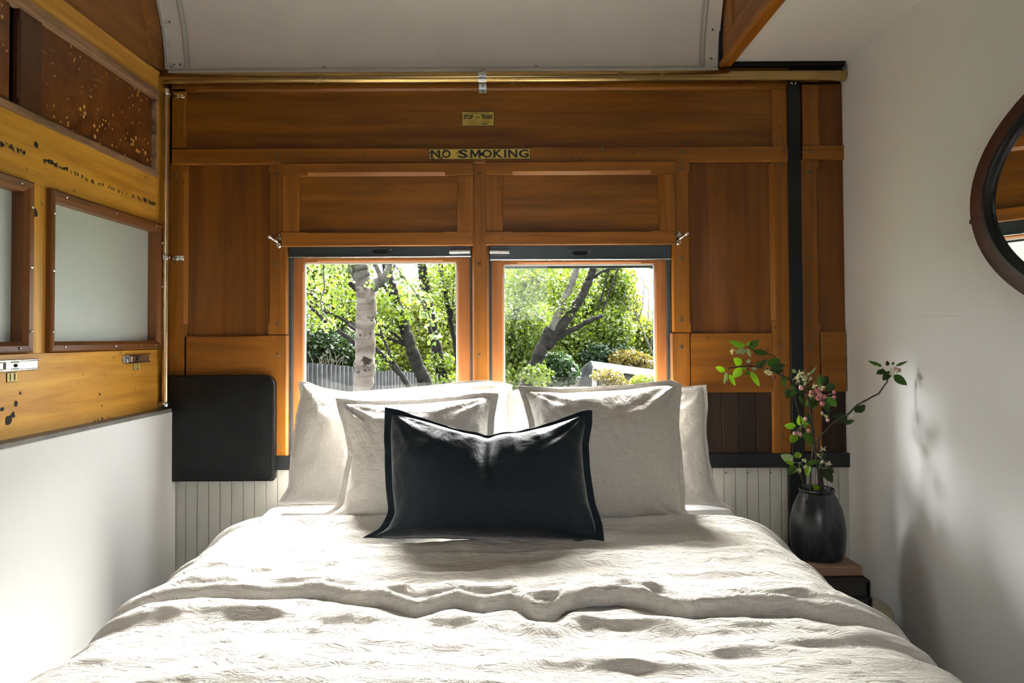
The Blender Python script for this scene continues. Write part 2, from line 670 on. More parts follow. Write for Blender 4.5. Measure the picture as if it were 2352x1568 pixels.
# white beadboard below the sill
m_ = MB()
x = -1.13
k = 0
while x < 1.12:
    w = .0375
    m_.box(x + .0009, min(x + w - .0009, 1.12), D + .004, D + .022, .02, .724)
    x += w
    k += 1
m_.build('beadboard', paint('beadboard_paint', (.50, .49, .44), .45, .08, 8, .1), wall_back, bevel=.0022)
for px in (1667, 1717, 1770):
    screw_mb(onY(px, 1085, D + .004), (0, -1, 0), .003).build('screw', screwm, wall_back)

# side strip closing the corner on the left of the window wall
MB().box(-1.14, -1.118, D - .004, SB, .70, 2.05).build('corner_strip', wood_z, wall_back)
MB().box(-1.135, -1.08, D - .010, SB, .70, .925).build('corner_strip', black_p, wall_back)

# ---------------------------------------------------------------- windows
glass_m, t, b = newmat('window_glass')
out = [n for n in t.nodes if n.type == 'OUTPUT_MATERIAL'][0]
tr = t.nodes.new('ShaderNodeBsdfTransparent'); tr.inputs[0].default_value = (.97, .98, .97, 1)
gl = t.nodes.new('ShaderNodeBsdfGlossy'); gl.inputs['Roughness'].default_value = .02
fr = t.nodes.new('ShaderNodeFresnel'); fr.inputs[0].default_value = 1.3
ms = t.nodes.new('ShaderNodeMixShader')
ge_ = t.nodes.new('ShaderNodeNewGeometry')
mu_ = N(t, 'ShaderNodeMath', operation='SUBTRACT')
mu_.use_clamp = True
t.links.new(fr.outputs[0], mu_.inputs[0]); t.links.new(ge_.outputs['Backfacing'], mu_.inputs[1])
t.links.new(mu_.outputs[0], ms.inputs[0]); t.links.new(tr.outputs[0], ms.inputs[1]); t.links.new(gl.outputs[0], ms.inputs[2])
t.links.new(ms.outputs[0], out.inputs[0])

for i, (gx0, gx1, gtop, ox0, ox1) in enumerate(((698, 1050, 602, 668, 1084), (1157, 1505, 606, 1124, 1538))):
    wx0, wx1 = WIN[i]
    Yw = D + .034
    e_ = empty('window_%d' % (i + 1), ((wx0 + wx1) / 2, Yw, WZ0))
    tag(e_, ('left one of the two windows behind the pillows, looking out on a birch trunk',
             'right one of the two windows behind the pillows, looking out on a leaning dark tree')[i], 'window', 'windows at the head of the bed', 'structure')
    g0, g1 = onY(gx0, 740, Yw).x, onY(gx1, 740, Yw).x
    o0, o1 = onY(ox0, 740, Yw).x, onY(ox1, 740, Yw).x
    zt = onY((gx0 + gx1) / 2, gtop, Yw).z
    mpw = map_back(Yw)
    fr_ = board_mb(mpw, o0, g0, WZ0, WZ1, -.03, 0, 'v', hi=(WZ0 + .09, zt - .03, .005))
    fr_ = fr_.build('window_frame', wood_sash, e_)
    board_mb(mpw, g1, o1, WZ0, WZ1, -.03, 0, 'v', lo=(WZ0 + .09, zt - .03, .005)).build('stile', wood_sash, fr_)
    board_mb(mpw, g0, g1, zt, WZ1, -.03, 0, 'h', lo=(g0 + .045, g1 - .045, .006)).build('rail', wood_sashx, fr_)
    board_mb(mpw, g0, g1, WZ0, WZ0 + .06, -.03, 0, 'h').build('rail', wood_sashx, fr_)
    MB().box(g0 - .004, g1 + .004, Yw + .014, Yw + .018, WZ0 + .05, zt + .006).build('pane', glass_m, e_)
    # pale putty bead round the glass
    pb = MB()
    for q in (g0 + .0015, g1 - .0015): pb.box(q - .0025, q + .0025, Yw + .006, Yw + .014, WZ0 + .06, zt)
    pb.box(g0, g1, Yw + .006, Yw + .014, zt - .005, zt)
    pb.build('glazing_bead', paint('white_bead', (.75, .74, .70), .5), e_)
    # track strips either side
    for s_, q in ((0, wx0), (1, wx1)):
        MB().box(q - .001 if s_ == 0 else q - .011, q + .011 if s_ == 0 else q + .001, Yw - .022, Yw - .001, WZ0, WZ1).build('track', rubber, e_)
    if i == 1:
        MB().box(g0, g1, Yw + .02, Yw + .03, zt - .012, zt + .01).build('outer_bar', railm, e_)
    # sill
    MB().box(wx0, wx1, Yw - .03, WT + .02, WZ0 - .02, WZ0).build('window_sill', black_p, e_)

# blinds: metal bottom bar with finger slot and spring bolt
for i, (bx0, bx1, by0, by1, sx0, sx1, lx0, lx1) in enumerate(((664, 1082, 566, 591, 845, 903, 1033, 1080), (1125, 1541, 561, 597, 1305, 1359, 1125, 1170))):
    Yb = D + .004
    x0, x1, z0, z1 = rect(bx0, by0, bx1, by1, Yb)
    z1 += .03
    e_ = empty('window_blind', ((x0 + x1) / 2, Yb, z0))
    tag(e_, ('dark green blind bar across the top of the birch-tree window on the left',
             'dark green blind bar across the top of the right-hand window by the leaning tree')[i], 'blind', 'blinds')
    br = MB()
    br.box(x0, x1, Yb, Yb + .012, z0 + .003, z1)
    br.build('bottom_rail', railm, e_, bevel=.001)
    MB().box(x0, x1, Yb - .004, Yb + .014, z0, z0 + .004).build('rail_lip', steel, e_, bevel=.001)
    a0, a1, c0, c1 = rect(sx0, (by0 + by1) / 2 - (10 if i == 0 else 7), sx1, (by0 + by1) / 2 + (8 if i == 0 else 11), Yb)
    # plate with a slot: ring of quads round a stadium
    cxm, czm = (a0 + a1) / 2, (c0 + c1) / 2
    hw_, hh = (a1 - a0) / 2, (c1 - c0) / 2
    outer, inner = [], []
    n_ = 28
    for k in range(n_):
        q = 2 * math.pi * k / n_
        ux, uz = math.cos(q), math.sin(q)
        s_ = 1 / max(abs(ux), abs(uz))
        outer.append((cxm + ux * s_ * hw_, czm + uz * s_ * hh))
        rx, rz = hw_ * .62, hh * .56
        pw = .5
        inner.append((cxm + rx * math.copysign(abs(ux) ** pw, ux), czm + rz * math.copysign(abs(uz) ** pw, uz)))
    vv, ff = [], []
    for yy, st in ((Yb - .0035, 0), (Yb, 1)):
        vv += [(p[0], yy, p[1]) for p in outer] + [(p[0], yy, p[1]) for p in inner]
    for k in range(n_):
        k2 = (k + 1) % n_
        ff.append((k, k2, n_ + k2, n_ + k))
        ff.append((k, k2, 2 * n_ + k2, 2 * n_ + k))
        ff.append((n_ + k, n_ + k2, 3 * n_ + k2, 3 * n_ + k))
    fp = obj('finger_plate', vv, ff, railm, e_)
    MB().add([(p[0], Yb - .0004, p[1]) for p in inner], [tuple(range(n_))]).build('slot', dark_gap, fp)
    for q in (a0 + .006, a1 - .006):
        screw_mb((q, Yb - .0035, czm + hh * .5), (0, -1, 0), .0022).build('screw', screwm, fp)
    # bolt
    l0, l1, lz0, lz1 = rect(lx0, (by0 + by1) / 2 - 6, lx1, (by0 + by1) / 2 + 6, Yb)
    lz = (lz0 + lz1) / 2
    tip = l0 - .0 if i == 0 else l1
    bo = MB().tube([(l0, Yb - .008, lz), (l1, Yb - .008, lz)], .0075, 14).build('spring_bolt', steel, e_, smooth=True)
    MB().box(l0 + .004, l1 - .004, Yb - .004, Yb + .001, lz - .011, lz + .011).build('bolt_plate', railm, bo, bevel=.001)

# ---------------------------------------------------------------- left wall
mb = MB()
mb.box(XL - .12, XL - .042, YF, WT, 0, 2.9)
wall_left = shell('wall_left', mb, wood_dark, 'amber varnished timber wall with frosted windows on the left of the bed', 'wall')


def lboard(name, d0, d1, z0, z1, axis, mat, n0=-.02, n1=0., lo=None, hi=None, parent=None):
    return board_mb(map_left(), d0, d1, z0, z1, n0, n1, axis, lo, hi).build(name, mat, parent or wall_left)


FA = (1.810, 2.400, 1.120, 1.522)      # frosted window frame next to the corner
FB = (1.15, 1.745, 1.120, 1.522)
lboard('rail', YF, 2.418, .90, 1.118, 'h', wood_ly)
lboard('rail', YF, 2.376, 1.522, 1.684, 'h', wood_ly)
lboard('stile', 1.745, 1.812, 1.1185, 1.5215, 'v', wood_lz)
lboard('stile', 2.398, 2.418, 1.1185, 1.5215, 'v', wood_lz)
lboard('stile', YF, 1.152, 1.1185, 1.5215, 'v', wood_lz)
lboard('stile', 2.3765, 2.418, 1.523, 2.02, 'v', wood_lz, n1=.002)
# worn ledges that bracket the dark chipped panels
lboard('worn_ledge', YF, 2.376, 1.672, 1.692, 'h', wood_worn, n1=.008, hi=(YF + .1, 2.30, .004))
lboard('worn_ledge', YF, 2.376, 1.924, 1.950, 'h', wood_worn, n1=.010, lo=(YF + .1, 2.30, .004))
lboard('worn_edge', 2.366, 2.3764, 1.693, 1.923, 'v', wood_worn, n1=.004)
MB().box(XL - .018, XL - .010, 1.79, 2.37, 1.685, 1.93).build('panel', chip_y, wall_left)
MB().box(XL - .018, XL - .010, 1.15, 1.685, 1.685, 1.93).build('panel', chip_y, wall_left)
lboard('stile', 1.712, 1.795, 1.690, 1.926, 'v', chip_board, n1=-.004, lo=(1.715, 1.90, .006))
lboard('rail', YF, 2.4185, 1.9505, 2.020, 'h', wood_ly, n1=.001, hi=(1.0, 2.33, .004))
MB().box(XL - .018, XL - .008, YF, 2.41, 2.015, 2.85).build('arch_panel', wood_arch, wall_left)


def vault(z):          # depth of the vault at height z
    q = max(0.0, 1 - ((z - 2.03) / .743) ** 2)
    return .90 + 1.53 * math.sqrt(q)


# arched trim following the vault
rings = []
for k in range(31):
    th = math.radians(k * 3)
    dd, zz = .90 + 1.52 * math.cos(th), 2.03 + .735 * math.sin(th)
    d2, z2 = .90 + 1.44 * math.cos(th), 2.025 + .655 * math.sin(th)
    rings.append([(XL - .02, dd, zz), (XL + .004, dd, zz), (XL + .004, d2 + .012, z2 + .010 * math.sin(th)), (XL - .010, d2, z2)])
MB().loft(rings).build('arch_trim', wood_arch, wall_left, smooth=True)

# frosted windows
frost, t, b = newmat('frosted_glass')
v = coords(t, (1, 1, 1))
g = noise_n(t, v, 260, 2, .6)
t.links.new(ramp(t, g, [(.3, (.46, .52, .50)), (.7, (.54, .60, .58))]), b.inputs['Base Color'])
b.inputs['Roughness'].default_value = .42
b.inputs['Specular IOR Level'].default_value = .55
bump(t, b, g, .25, .001)
for i, (d0, d1, z0, z1) in enumerate((FA, FB)):
    e_ = empty('window_%d' % (i + 3), (XL, (d0 + d1) / 2, z0))
    tag(e_, ('frosted glass window in the left wall nearest the corner, above the plate numbered 12',
             'frosted glass window cut by the left picture edge, above the plate numbered 11')[i], 'window', 'frosted side windows', 'structure')
    w = .026
    prof = [(0, -.02), (0, .012), (.004, .015), (w - .010, .013), (w, .004), (w, -.035)]

    def mitre(side):
        """frame member with mitred ends: four sides of a picture frame"""
        rr = []
        for end in (0, 1):
            ring = []
            for q, n in prof:
                if side in 'bt':
                    a = d0 + q if end == 0 else d1 - q
                    zz = z0 + q if side == 'b' else z1 - q
                else:
                    zz = z0 + q if end == 0 else z1 - q
                    a = d0 + q if side == 'l' else d1 - q
                ring.append((XL + n, a, zz))
            rr.append(ring)
        return MB().loft(rr)
    fr_ = mitre('b').build('window_frame', wood_frame, e_)
    mitre('t').build('rail', wood_frame, fr_)
    mitre('l').build('stile', wood_framez, fr_)
    mitre('r').build('stile', wood_framez, fr_)
    MB().box(XL - .030, XL - .024, d0 + .005, d1 - .005, z0 + .005, z1 - .005).build('pane', frost, e_)
    for (a, zz) in [(d0 + .06, z0 + .011), (d0 + .30, z0 + .011), (d0 + .45, z0 + .011), (d1 - .05, z0 + .011), (d0 + .06, z1 - .011), (d0 + .30, z1 - .011), (d1 - .05, z1 - .011),
                    (d0 + .010, z1 - .06), (d0 + .010, z0 + .20), (d0 + .010, z0 + .05), (d1 - .010, z1 - .06), (d1 - .010, z0 + .2), (d1 - .010, z0 + .05)]:
        screw_mb((XL + .0145, a, zz), (1, 0, 0), .0036).build('screw', chrome, fr_)

# knot holes, gouges and worn lettering on the amber boards
dk = MB()
for px, py, r in [(83, 333, .009), (80, 488, .011), (229, 905, .004), (234, 931, .003), (37, 928, .007), (30, 952, .008), (5, 940, .006), (20, 963, .012), (47, 903, .004)]:
    p = onX(px, py, XL + .0006)
    n_ = 11
    ring = []
    for k in range(n_):
        q = 2 * math.pi * k / n_
        rr = r * random.uniform(.65, 1.25)
        ring.append((XL + .0006, p.y + rr * math.cos(q), p.z + rr * math.sin(q)))
    dk.add(ring, [tuple(range(n_))])
dk.build('knot_hole', dark_gap, wall_left)
rl = random.Random(3)
hw = MB()


def scrawl(pa, pb, dens):
    A_, B_ = onX(*pa, XL + .0007), onX(*pb, XL + .0007)
    n_ = int((B_ - A_).length / .0042)
    gap = 0
    for k in range(n_):
        if gap > 0:
            gap -= 1
            continue
        if rl.random() < .13: gap = rl.randint(1, 3)
        tq = k / n_
        if rl.random() > dens(tq): continue
        p = A_.lerp(B_, tq)
        h = rl.uniform(.004, .012)
        o_ = rl.uniform(-.003, .003)
        w = rl.uniform(.0008, .0022)
        sl = rl.uniform(-.0015, .0015)
        hw.add([(p.x, p.y - w, p.z + o_ - h / 2), (p.x, p.y + w, p.z + o_ - h / 2), (p.x, p.y + w + sl, p.z + o_ + h / 2), (p.x, p.y - w + sl, p.z + o_ + h / 2)], [(0, 1, 2, 3)])
        if rl.random() < .4:
            zz = p.z + o_ + rl.choice((-h / 2, h / 2, 0))
            hw.add([(p.x, p.y - .003, zz - .0009), (p.x, p.y + .003, zz - .0009), (p.x, p.y + .003, zz + .0009), (p.x, p.y - .003, zz + .0009)], [(0, 1, 2, 3)])


scrawl((0, 330), (60, 352), lambda q: .95)
scrawl((100, 367), (190, 405), lambda q: .95)
scrawl((190, 407), (350, 468), lambda q: .45)
scrawl((330, 458), (371, 474), lambda q: .9)
scrawl((215, 970), (262, 958), lambda q: .5)
hw.build('worn_lettering', dark_gap, wall_left)

# white boxed-in lower panel with its grey ledge
mb = MB()
mb.box(XL - .02, -1.085, YF, 2.428, 0, .916)
wl = shell('wall_left_lower', mb, white_l, 'smooth white boxed-in lower wall beside the left of the bed', 'wall', bevel=.002)
MB().box(XL - .02, -1.0865, YF, 2.426, .9158, .926).build('ledge', ledge_p, wl)

# ---------------------------------------------------------------- right wall
mb = MB()
mb.box(XR, XR + .12, YF, WT, 0, 2.6)
wr_ = shell('wall_right', mb, white_p, 'plain white painted wall on the right with a soft plant shadow', 'wall')
zs = onX(1945, 738, XR).z
MB().box(XR - .0035, XR + .01, YF, 2.4285, zs + .0012, 2.045).build('upper_board', white_p, wr_)
# ---------------------------------------------------------------- ceiling
XV0, XV1 = -1.127, .703
mb = MB()
rings = []
for k in range(61):
    th = math.radians(k * 3)
    c_, s_ = math.cos(th), math.sin(th)
    rings.append([(XV0, .90 + 1.53 * c_, 2.03 + .743 * s_), (XV1, .90 + 1.53 * c_, 2.03 + .743 * s_),
                  (XV1, .90 + 1.56 * c_, 2.03 + .773 * s_), (XV0, .90 + 1.56 * c_, 2.03 + .773 * s_)])
mb.loft(rings)
ceil = shell('ceiling', mb, cream_c, 'cream painted curved vault ceiling above the bed', 'ceiling', smooth=True)


def vpt(x, th, off):
    return (x, .90 + (1.53 - off) * math.cos(th), 2.03 + (.743 - off) * math.sin(th))


th0 = math.radians(0.9)
ths = [th0 + (math.pi - 2 * th0) * k / 70 for k in range(71)]
for x_ in (XV0 + .070, XV1 - .052):
    MB().tube([vpt(x_, q, .001) for q in ths], .0065, 8).build('bead', bead_p, ceil, smooth=True)
    MB().tube([vpt(x_ + (.011 if x_ < 0 else -.011), q, .0005) for q in ths], .003, 6).build('bead', bead_p, ceil, smooth=True)
MB().tube([vpt(XV0 + .02, th0, .001), vpt(XV1 - .05, th0, .001)], .005, 8).build('bead', bead_p, ceil, smooth=True)
# flat margin strips outside the beads
for x0, x1 in ((XV0, XV0 + .064), (XV1 - .046, XV1)):
    rr = [[vpt(x0, q, -.002), vpt(x1, q, -.002), vpt(x1, q, .004), vpt(x0, q, .004)] for q in ths]
    MB().loft(rr).build('margin_strip', cream_c, ceil, smooth=True)
for x_, q in ((XV0 + .03, .035), (XV0 + .052, .035), (XV0 + .03, .21), (XV1 - .025, .05), (XV1 - .025, .17), (.1, .02), (-.6, .02)):
    p = vpt(x_, q, .004)
    screw_mb(p, (0, -math.cos(q), -math.sin(q)), .004).build('screw', screwm, ceil)
# white cable clipped along the left edge of the vault
cb = MB()
cb.tube([vpt(XV0 + .014, q, .010) for q in [.01 + .02 * k for k in range(30)]], .0052, 8)
cb = cb.build('wall_cable', paint('white_plastic', (.7, .68, .62), .4), None, smooth=True)
tag(cb, 'white cable clipped along the left edge of the curved ceiling', 'cable')
for q in (.03, .115, .20, .30):
    p = Vector(vpt(XV0 + .016, q, .010))
    MB().box(p.x - .010, p.x + .014, p.y - .008, p.y + .006, p.z - .005, p.z + .005).build('clip', paint('white_clip', (.66, .64, .58), .4), cb, bevel=.002)

# bulkhead: hanging timber partition between the vault and the flat soffit
mb = MB()
mb.box(.716, .735, YF, 2.41, 2.04, 2.85)
bulk = shell('wall_bulkhead', mb, wood_arch, 'hanging varnished timber partition between the curved ceiling and the flat white soffit', 'partition')


def kboard(name, d0, d1, z0, z1, axis, mat, n0=-.01, n1=0., lo=None, hi=None):
    return board_mb(map_bulk(.710), d0, d1, z0, z1, n0, n1, axis, lo, hi).build(name, mat, bulk)


wood_y = wood('varnished_wood_deep', W_D, W_M, W_L, 'y')
kboard('rail', YF, 2.41, 2.052, 2.128, 'h', wood_y)
kboard('stile', 2.30, 2.41, 2.1285, 2.8, 'v', wood_z, lo=(2.15, 2.5, .005))
MB().box(.700, .737, YF, 2.412, 2.030, 2.052).build('bottom_moulding', wood_y, bulk, bevel=.004)
# flat white soffit on the right
mb = MB()
mb.box(.735, XR + .02, YF, 2.392, 2.045, 2.09)
sof = shell('ceiling_soffit', mb, white_p, 'flat white soffit over the right side of the room', 'ceiling')
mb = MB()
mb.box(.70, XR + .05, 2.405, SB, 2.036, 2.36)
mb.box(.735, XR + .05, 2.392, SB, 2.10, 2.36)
shell('recess_shade', mb, dark_gap, 'near-black strip standing for the shade in the recess behind the pipe under the soffit', 'trim')  # near-black boxes put the shade of the recess into colour
# wall above the vault springing, behind the pipe
mb = MB().box(-1.13, .70, 2.432, SB, 2.0, 2.3)
shell('trim_2', mb, wood_dark, 'dark strip under the edge of the vault', 'trim')

# ---------------------------------------------------------------- floor and the wall behind the camera
shell('floor', MB().box(-1.25, 1.25, YF - .1, WT, -.06, 0), floor_m, 'dark boarded floor under the bed', 'floor')
FW = (-.45, .35, 1.30, 1.80)     # unseen opening behind the camera, sized for soft fill light
mb = MB()
mb.box(-1.25, FW[0], YF - .08, YF, 0, 2.9)
mb.box(FW[1], 1.25, YF - .08, YF, 0, 2.9)
mb.box(FW[0], FW[1], YF - .08, YF, 0, FW[2])
mb.box(FW[0], FW[1], YF - .08, YF, FW[3], 2.9)
shell('wall_front', mb, wood_dark, 'dark timber wall with a small unseen fill-light opening facing the bed', 'wall')
mb = MB()
mb.box(-1.25, 1.25, YF - .12, WT + .02, 2.86, 2.92)
mb.box(-1.25, 1.25, WT, WT + .02, 2.34, 2.92)
mb.box(1.235, 1.25, YF - .08, WT, 2.55, 2.92)
shell('ceiling_roof', mb, dark_gap, 'carriage roof above the vault', 'roof')
portal('portal_left', ((WIN[0][0] + WIN[0][1]) / 2, WT + .03, (WZ0 + WZ1) / 2), (math.radians(-90), 0, 0), .63, .72)
portal('portal_right', ((WIN[1][0] + WIN[1][1]) / 2, WT + .03, (WZ0 + WZ1) / 2), (math.radians(-90), 0, 0), .63, .72)
portal('portal_front', ((FW[0] + FW[1]) / 2, YF - .09, (FW[2] + FW[3]) / 2), (math.radians(90), 0, 0), FW[1] - FW[0], FW[3] - FW[2])
# ------------------------------------------------------------------ fittings on the window wall
def thing(name, loc, label, cat, group=None):
    return tag(empty(name, loc), label, cat, group)


# horizontal brass pipe under the vault
YP = 2.402
pa, pb = onY(372, 181.5, YP), onY(1948, 174, YP)
pm = (pa.z + pb.z) / 2
RP = .0195
XE = XR - .006
e_ = thing('brass_pipe', (0, YP, pm), 'long horizontal brass pipe running under the ceiling across the timber wall', 'pipe')
MB().tube([(-1.126, YP, pm), (XE - .012, YP, pm), (XE - .003, YP, pm), (XE, YP, pm)], [RP, RP, RP * .93, RP * .7], 28).build('tube', brass, e_, smooth=True)
# saddle strap
xc = onY(1108, 185, YP).x
prof = []
for k in range(13):
    q = math.radians(-95 + k * 190 / 12)
    prof.append((-math.cos(q) * (RP + .0012), math.sin(q) * (RP + .0012)))
prof = [(D - YP - .0015 - 0, -.043), (D - YP - .002, -RP - .006)] + prof + [(D - YP - .002, RP + .005), (D - YP - .002, .036)]
rr = []
for (dy, dz) in prof:
    rr.append([(xc - .0125, YP + dy, pm + dz), (xc + .0125, YP + dy, pm + dz), (xc + .0125, YP + dy + .0016, pm + dz * .97), (xc - .0125, YP + dy + .0016, pm + dz * .97)])
st = MB().loft(rr).build('saddle_strap', steel, e_)
for dz in (-.037, .030):
    screw_mb((xc, D - .003, pm + dz), (0, -1, 0), .0036).build('screw', screwm, st)
MB().box(xc - .0015, xc + .0015, YP - RP - .0022, YP - RP + .001, pm - .012, pm + .012).build('rib', steel, st, bevel=.0006)

# upright brass pipe in the corner with three clamps
YV = 2.398
v0, v1 = onY(383, 205, YV), onY(378.5, 934, YV)
e_ = thing('brass_pipe', v1, 'thin upright brass pipe clamped in the left corner of the timber wall', 'pipe')
MB().tube([v1, v0], .0098, 20).build('tube', brass2, e_, smooth=True)
for py, side in ((213, 1), (592, 1), (929, -1)):
    p = v0.lerp(v1, (py - 205) / 729)
    cl = MB()
    cl.lathe([(.0112, -.009), (.0125, -.007), (.0125, .007), (.0112, .009)], p, (0, 0, 1), 18)
    if side > 0:
        cl.box(p.x + .006, p.x + .046, D - .004, D + .001, p.z - .008, p.z + .008)
    else:
        cl.box(p.x - .034, p.x - .006, YV - .001, YV + .003, p.z - .008, p.z + .008)
    c_ = cl.build('clamp', chrome, e_, bevel=.0012, smooth=True)
    screw_mb((p.x + (.034 if side > 0 else -.026), (D - .004) if side > 0 else YV - .001, p.z), (0, -1, 0), .0045).build('screw', steel, c_)


# coat hooks either side of the shutters
def hook(px, py, sgn, label):
    p = onY(px, py, D)
    e = thing('coat_hook', p, label, 'hook', 'coat hooks beside the shutters')
    MB().lathe([(1.0, 0), (.98, .002), (.7, .004), (.3, .0046)], p, (0, -1, 0), 20).build('plate', chrome, e, smooth=True)
    o = e.children[0]
    for v in o.data.vertices:
        v.co.x *= .011
        v.co.z *= .025
    tip = p + Vector((sgn * .020, -.034, .008))
    MB().tube([p + Vector((0, -.003, -.004)), p + Vector((0, -.014, -.006)), p + Vector((sgn * .006, -.026, -.001)), tip], [.0085, .0065, .0058, .005], 14).build('arm', chrome, e, smooth=True)
    MB().ball(tip, .0095, .0095, .008, 14, 9).build('knob', chrome, e, smooth='all')
    for dz in (-.017, .017):
        screw_mb(p + Vector((0, -.0022, dz)), (0, -1, 0), .003).build('screw', screwm, o)


hook(641, 553, -1, 'chrome coat hook at the lower left corner of the left shutter')
hook(1558, 546, 1, 'chrome coat hook at the lower right corner of the right shutter')


# ------------------------------------------------------------------ signs
def text_mesh(name, body, x0, x1, z0, z1, place, mat, parent, bold=.02, extr=.0003, sx_=True):
    cu = bpy.data.curves.new('t', 'FONT')
    cu.body = body
    cu.offset = bold
    cu.resolution_u = 3
    to = bpy.data.objects.new('t', cu)
    COL.objects.link(to)
    dg = bpy.context.evaluated_depsgraph_get()
    me = to.evaluated_get(dg).to_mesh()
    vs_ = [Vector(v.co) for v in me.vertices]
    fs = [tuple(p.vertices) for p in me.polygons]
    to.evaluated_get(dg).to_mesh_clear()
    bpy.data.objects.remove(to)
    a0, a1 = min(v.x for v in vs_), max(v.x for v in vs_)
    b0, b1 = min(v.y for v in vs_), max(v.y for v in vs_)
    pts = [place(x0 + (v.x - a0) / (a1 - a0) * (x1 - x0), z0 + (v.y - b0) / (b1 - b0) * (z1 - z0)) for v in vs_]
    return obj(name, pts, fs, mat, parent)


def signmat(name, c, wear, thr, x_bias=None):
    m, t, b = newmat(name)
    v = coords(t, (1, 1, 1), False)
    g = noise_n(t, v, 75, 5, .7)
    g2 = noise_n(t, v, 30, 3, .6)
    if x_bias:
        tcn = t.nodes.new('ShaderNodeTexCoord')
        s3 = t.nodes.new('ShaderNodeSeparateXYZ')
        t.links.new(tcn.outputs['Object'], s3.inputs[0])
        mr = t.nodes.new('ShaderNodeMapRange')
        mr.inputs[1].default_value, mr.inputs[2].default_value = x_bias[0], x_bias[1]
        mr.inputs[3].default_value, mr.inputs[4].default_value = x_bias[2], 0.0
        t.links.new(s3.outputs[0], mr.inputs[0])
        ad = N(t, 'ShaderNodeMath', operation='ADD')
        t.links.new(g, ad.inputs[0]); t.links.new(mr.outputs[0], ad.inputs[1])
        g = ad.outputs[0]
    col = mix(t, ramp(t, g, [(thr, 0.0), (thr + .03, 1.0)]), ramp(t, g2, [(.3, tuple(q * .8 for q in c)), (.7, c)]), wear)
    t.links.new(col, b.inputs['Base Color'])
    b.inputs['Roughness'].default_value = .45
    return m


x0, x1, z0, z1 = rect(985, 341.5, 1218, 366, D - .006)
Ys = D - .006
e_ = thing('no_smoking_sign', ((x0 + x1) / 2, Ys, z0), 'worn yellow enamel strip reading NO SMOKING above the windows', 'sign')
MB().box(x0, x1, Ys - .0016, Ys + .0004, z0, z1).build('border', black_p, e_)
MB().box(x0 + .0014, x1 - .0014, Ys - .0020, Ys, z0 + .0014, z1 - .0014).build('plate', signmat('worn_yellow', (.62, .44, .06), (.10, .045, .012), .64, (-.17, -.07, .16)), e_)
blk = signmat('worn_black', (.010, .009, .008), (.16, .085, .02), .66, (-.17, -.08, .13))
w = x1 - x0
place = lambda a, z: (a, Ys - .0023, z)
cz0, cz1 = z0 + .0045, z1 - .0035
for ch, a, b_ in (('N', .02, .112), ('O', .128, .215), ('S', .288, .385), ('M', .408, .51), ('O', .525, .622), ('K', .636, .728), ('I', .742, .764), ('N', .782, .872), ('G', .886, .985)):
    if ch == 'M':
        zz, dz_, xa, xb = cz0, cz1 - cz0, x0 + a * w, x0 + b_ * w
        ww_ = xb - xa
        quad = lambda *q: MB().add([place(xa + u_ * ww_, zz + v_ * dz_) for u_, v_ in q], [tuple(range(len(q)))])
        mm_ = quad((0, 0), (.2, 0), (.2, .62), (.5, .0), (.8, .62), (.8, 0), (1, 0), (1, 1), (.78, 1), (.5, .42), (.22, 1), (0, 1))
        mm_.build('letter', blk, e_)
        continue
    text_mesh('letter', ch, x0 + a * w, x0 + b_ * w, cz0, cz1, place, blk, e_, bold=.028)
MB().lathe([(.0055, 0), (.005, .002), (.002, .003)], (x0 + .522 * w, Ys - .002, (z0 + z1) / 2 - .001), (0, -1, 0), 12).build('screw', dark_gap, e_, smooth=True)

x0, x1, z0, z1 = rect(1061, 256.5, 1135, 290, D + .012)
Ys = D + .011
e_ = thing('stop_the_train_sign', ((x0 + x1) / 2, Ys, z0), 'small yellow notice reading STOP THE TRAIN on the upper timber panel', 'sign')
MB().box(x0, x1, Ys - .0014, Ys + .001, z0, z1).build('border', black_p, e_)
MB().box(x0 + .0014, x1 - .0014, Ys - .0018, Ys, z0 + .0014, z1 - .0014).build('plate', signmat('dull_yellow', (.50, .36, .06), (.13, .06, .012), .74), e_)
w, h = x1 - x0, z1 - z0
place = lambda a, z: (a, Ys - .0020, z)
ink = paint('black_ink', (.012, .010, .008), .6)
for tx, a, b_, c0, c1, bo in (('In EXTREME DANGER', .15, .84, .82, .92, .012), ('STOP', .05, .35, .48, .78, .045), ('THE', .40, .55, .51, .66, .02), ('TRAIN', .59, .94, .48, .78, .045),
                              ('by pulling', .23, .46, .36, .45, 0), ('in this', .60, .78, .36, .45, 0), ('direction', .23, .42, .24, .32, 0), ('Penalty for misuse', .19, .59, .09, .18, 0), ('$40', .62, .80, .06, .22, .015)):
    text_mesh('lettering', tx, x0 + a * w, x0 + b_ * w, z0 + c0 * h, z0 + c1 * h, place, ink, e_, bold=bo)
za = z0 + .29 * h
MB().add([place(x0 + .48 * w, za - .0005), place(x0 + .81 * w, za - .0005), place(x0 + .81 * w, za + .0005), place(x0 + .48 * w, za + .0005)], [(0, 1, 2, 3)]).add(
    [place(x0 + .80 * w, za - .0022), place(x0 + .86 * w, za), place(x0 + .80 * w, za + .0022)], [(0, 1, 2)]).build('arrow', ink, e_)

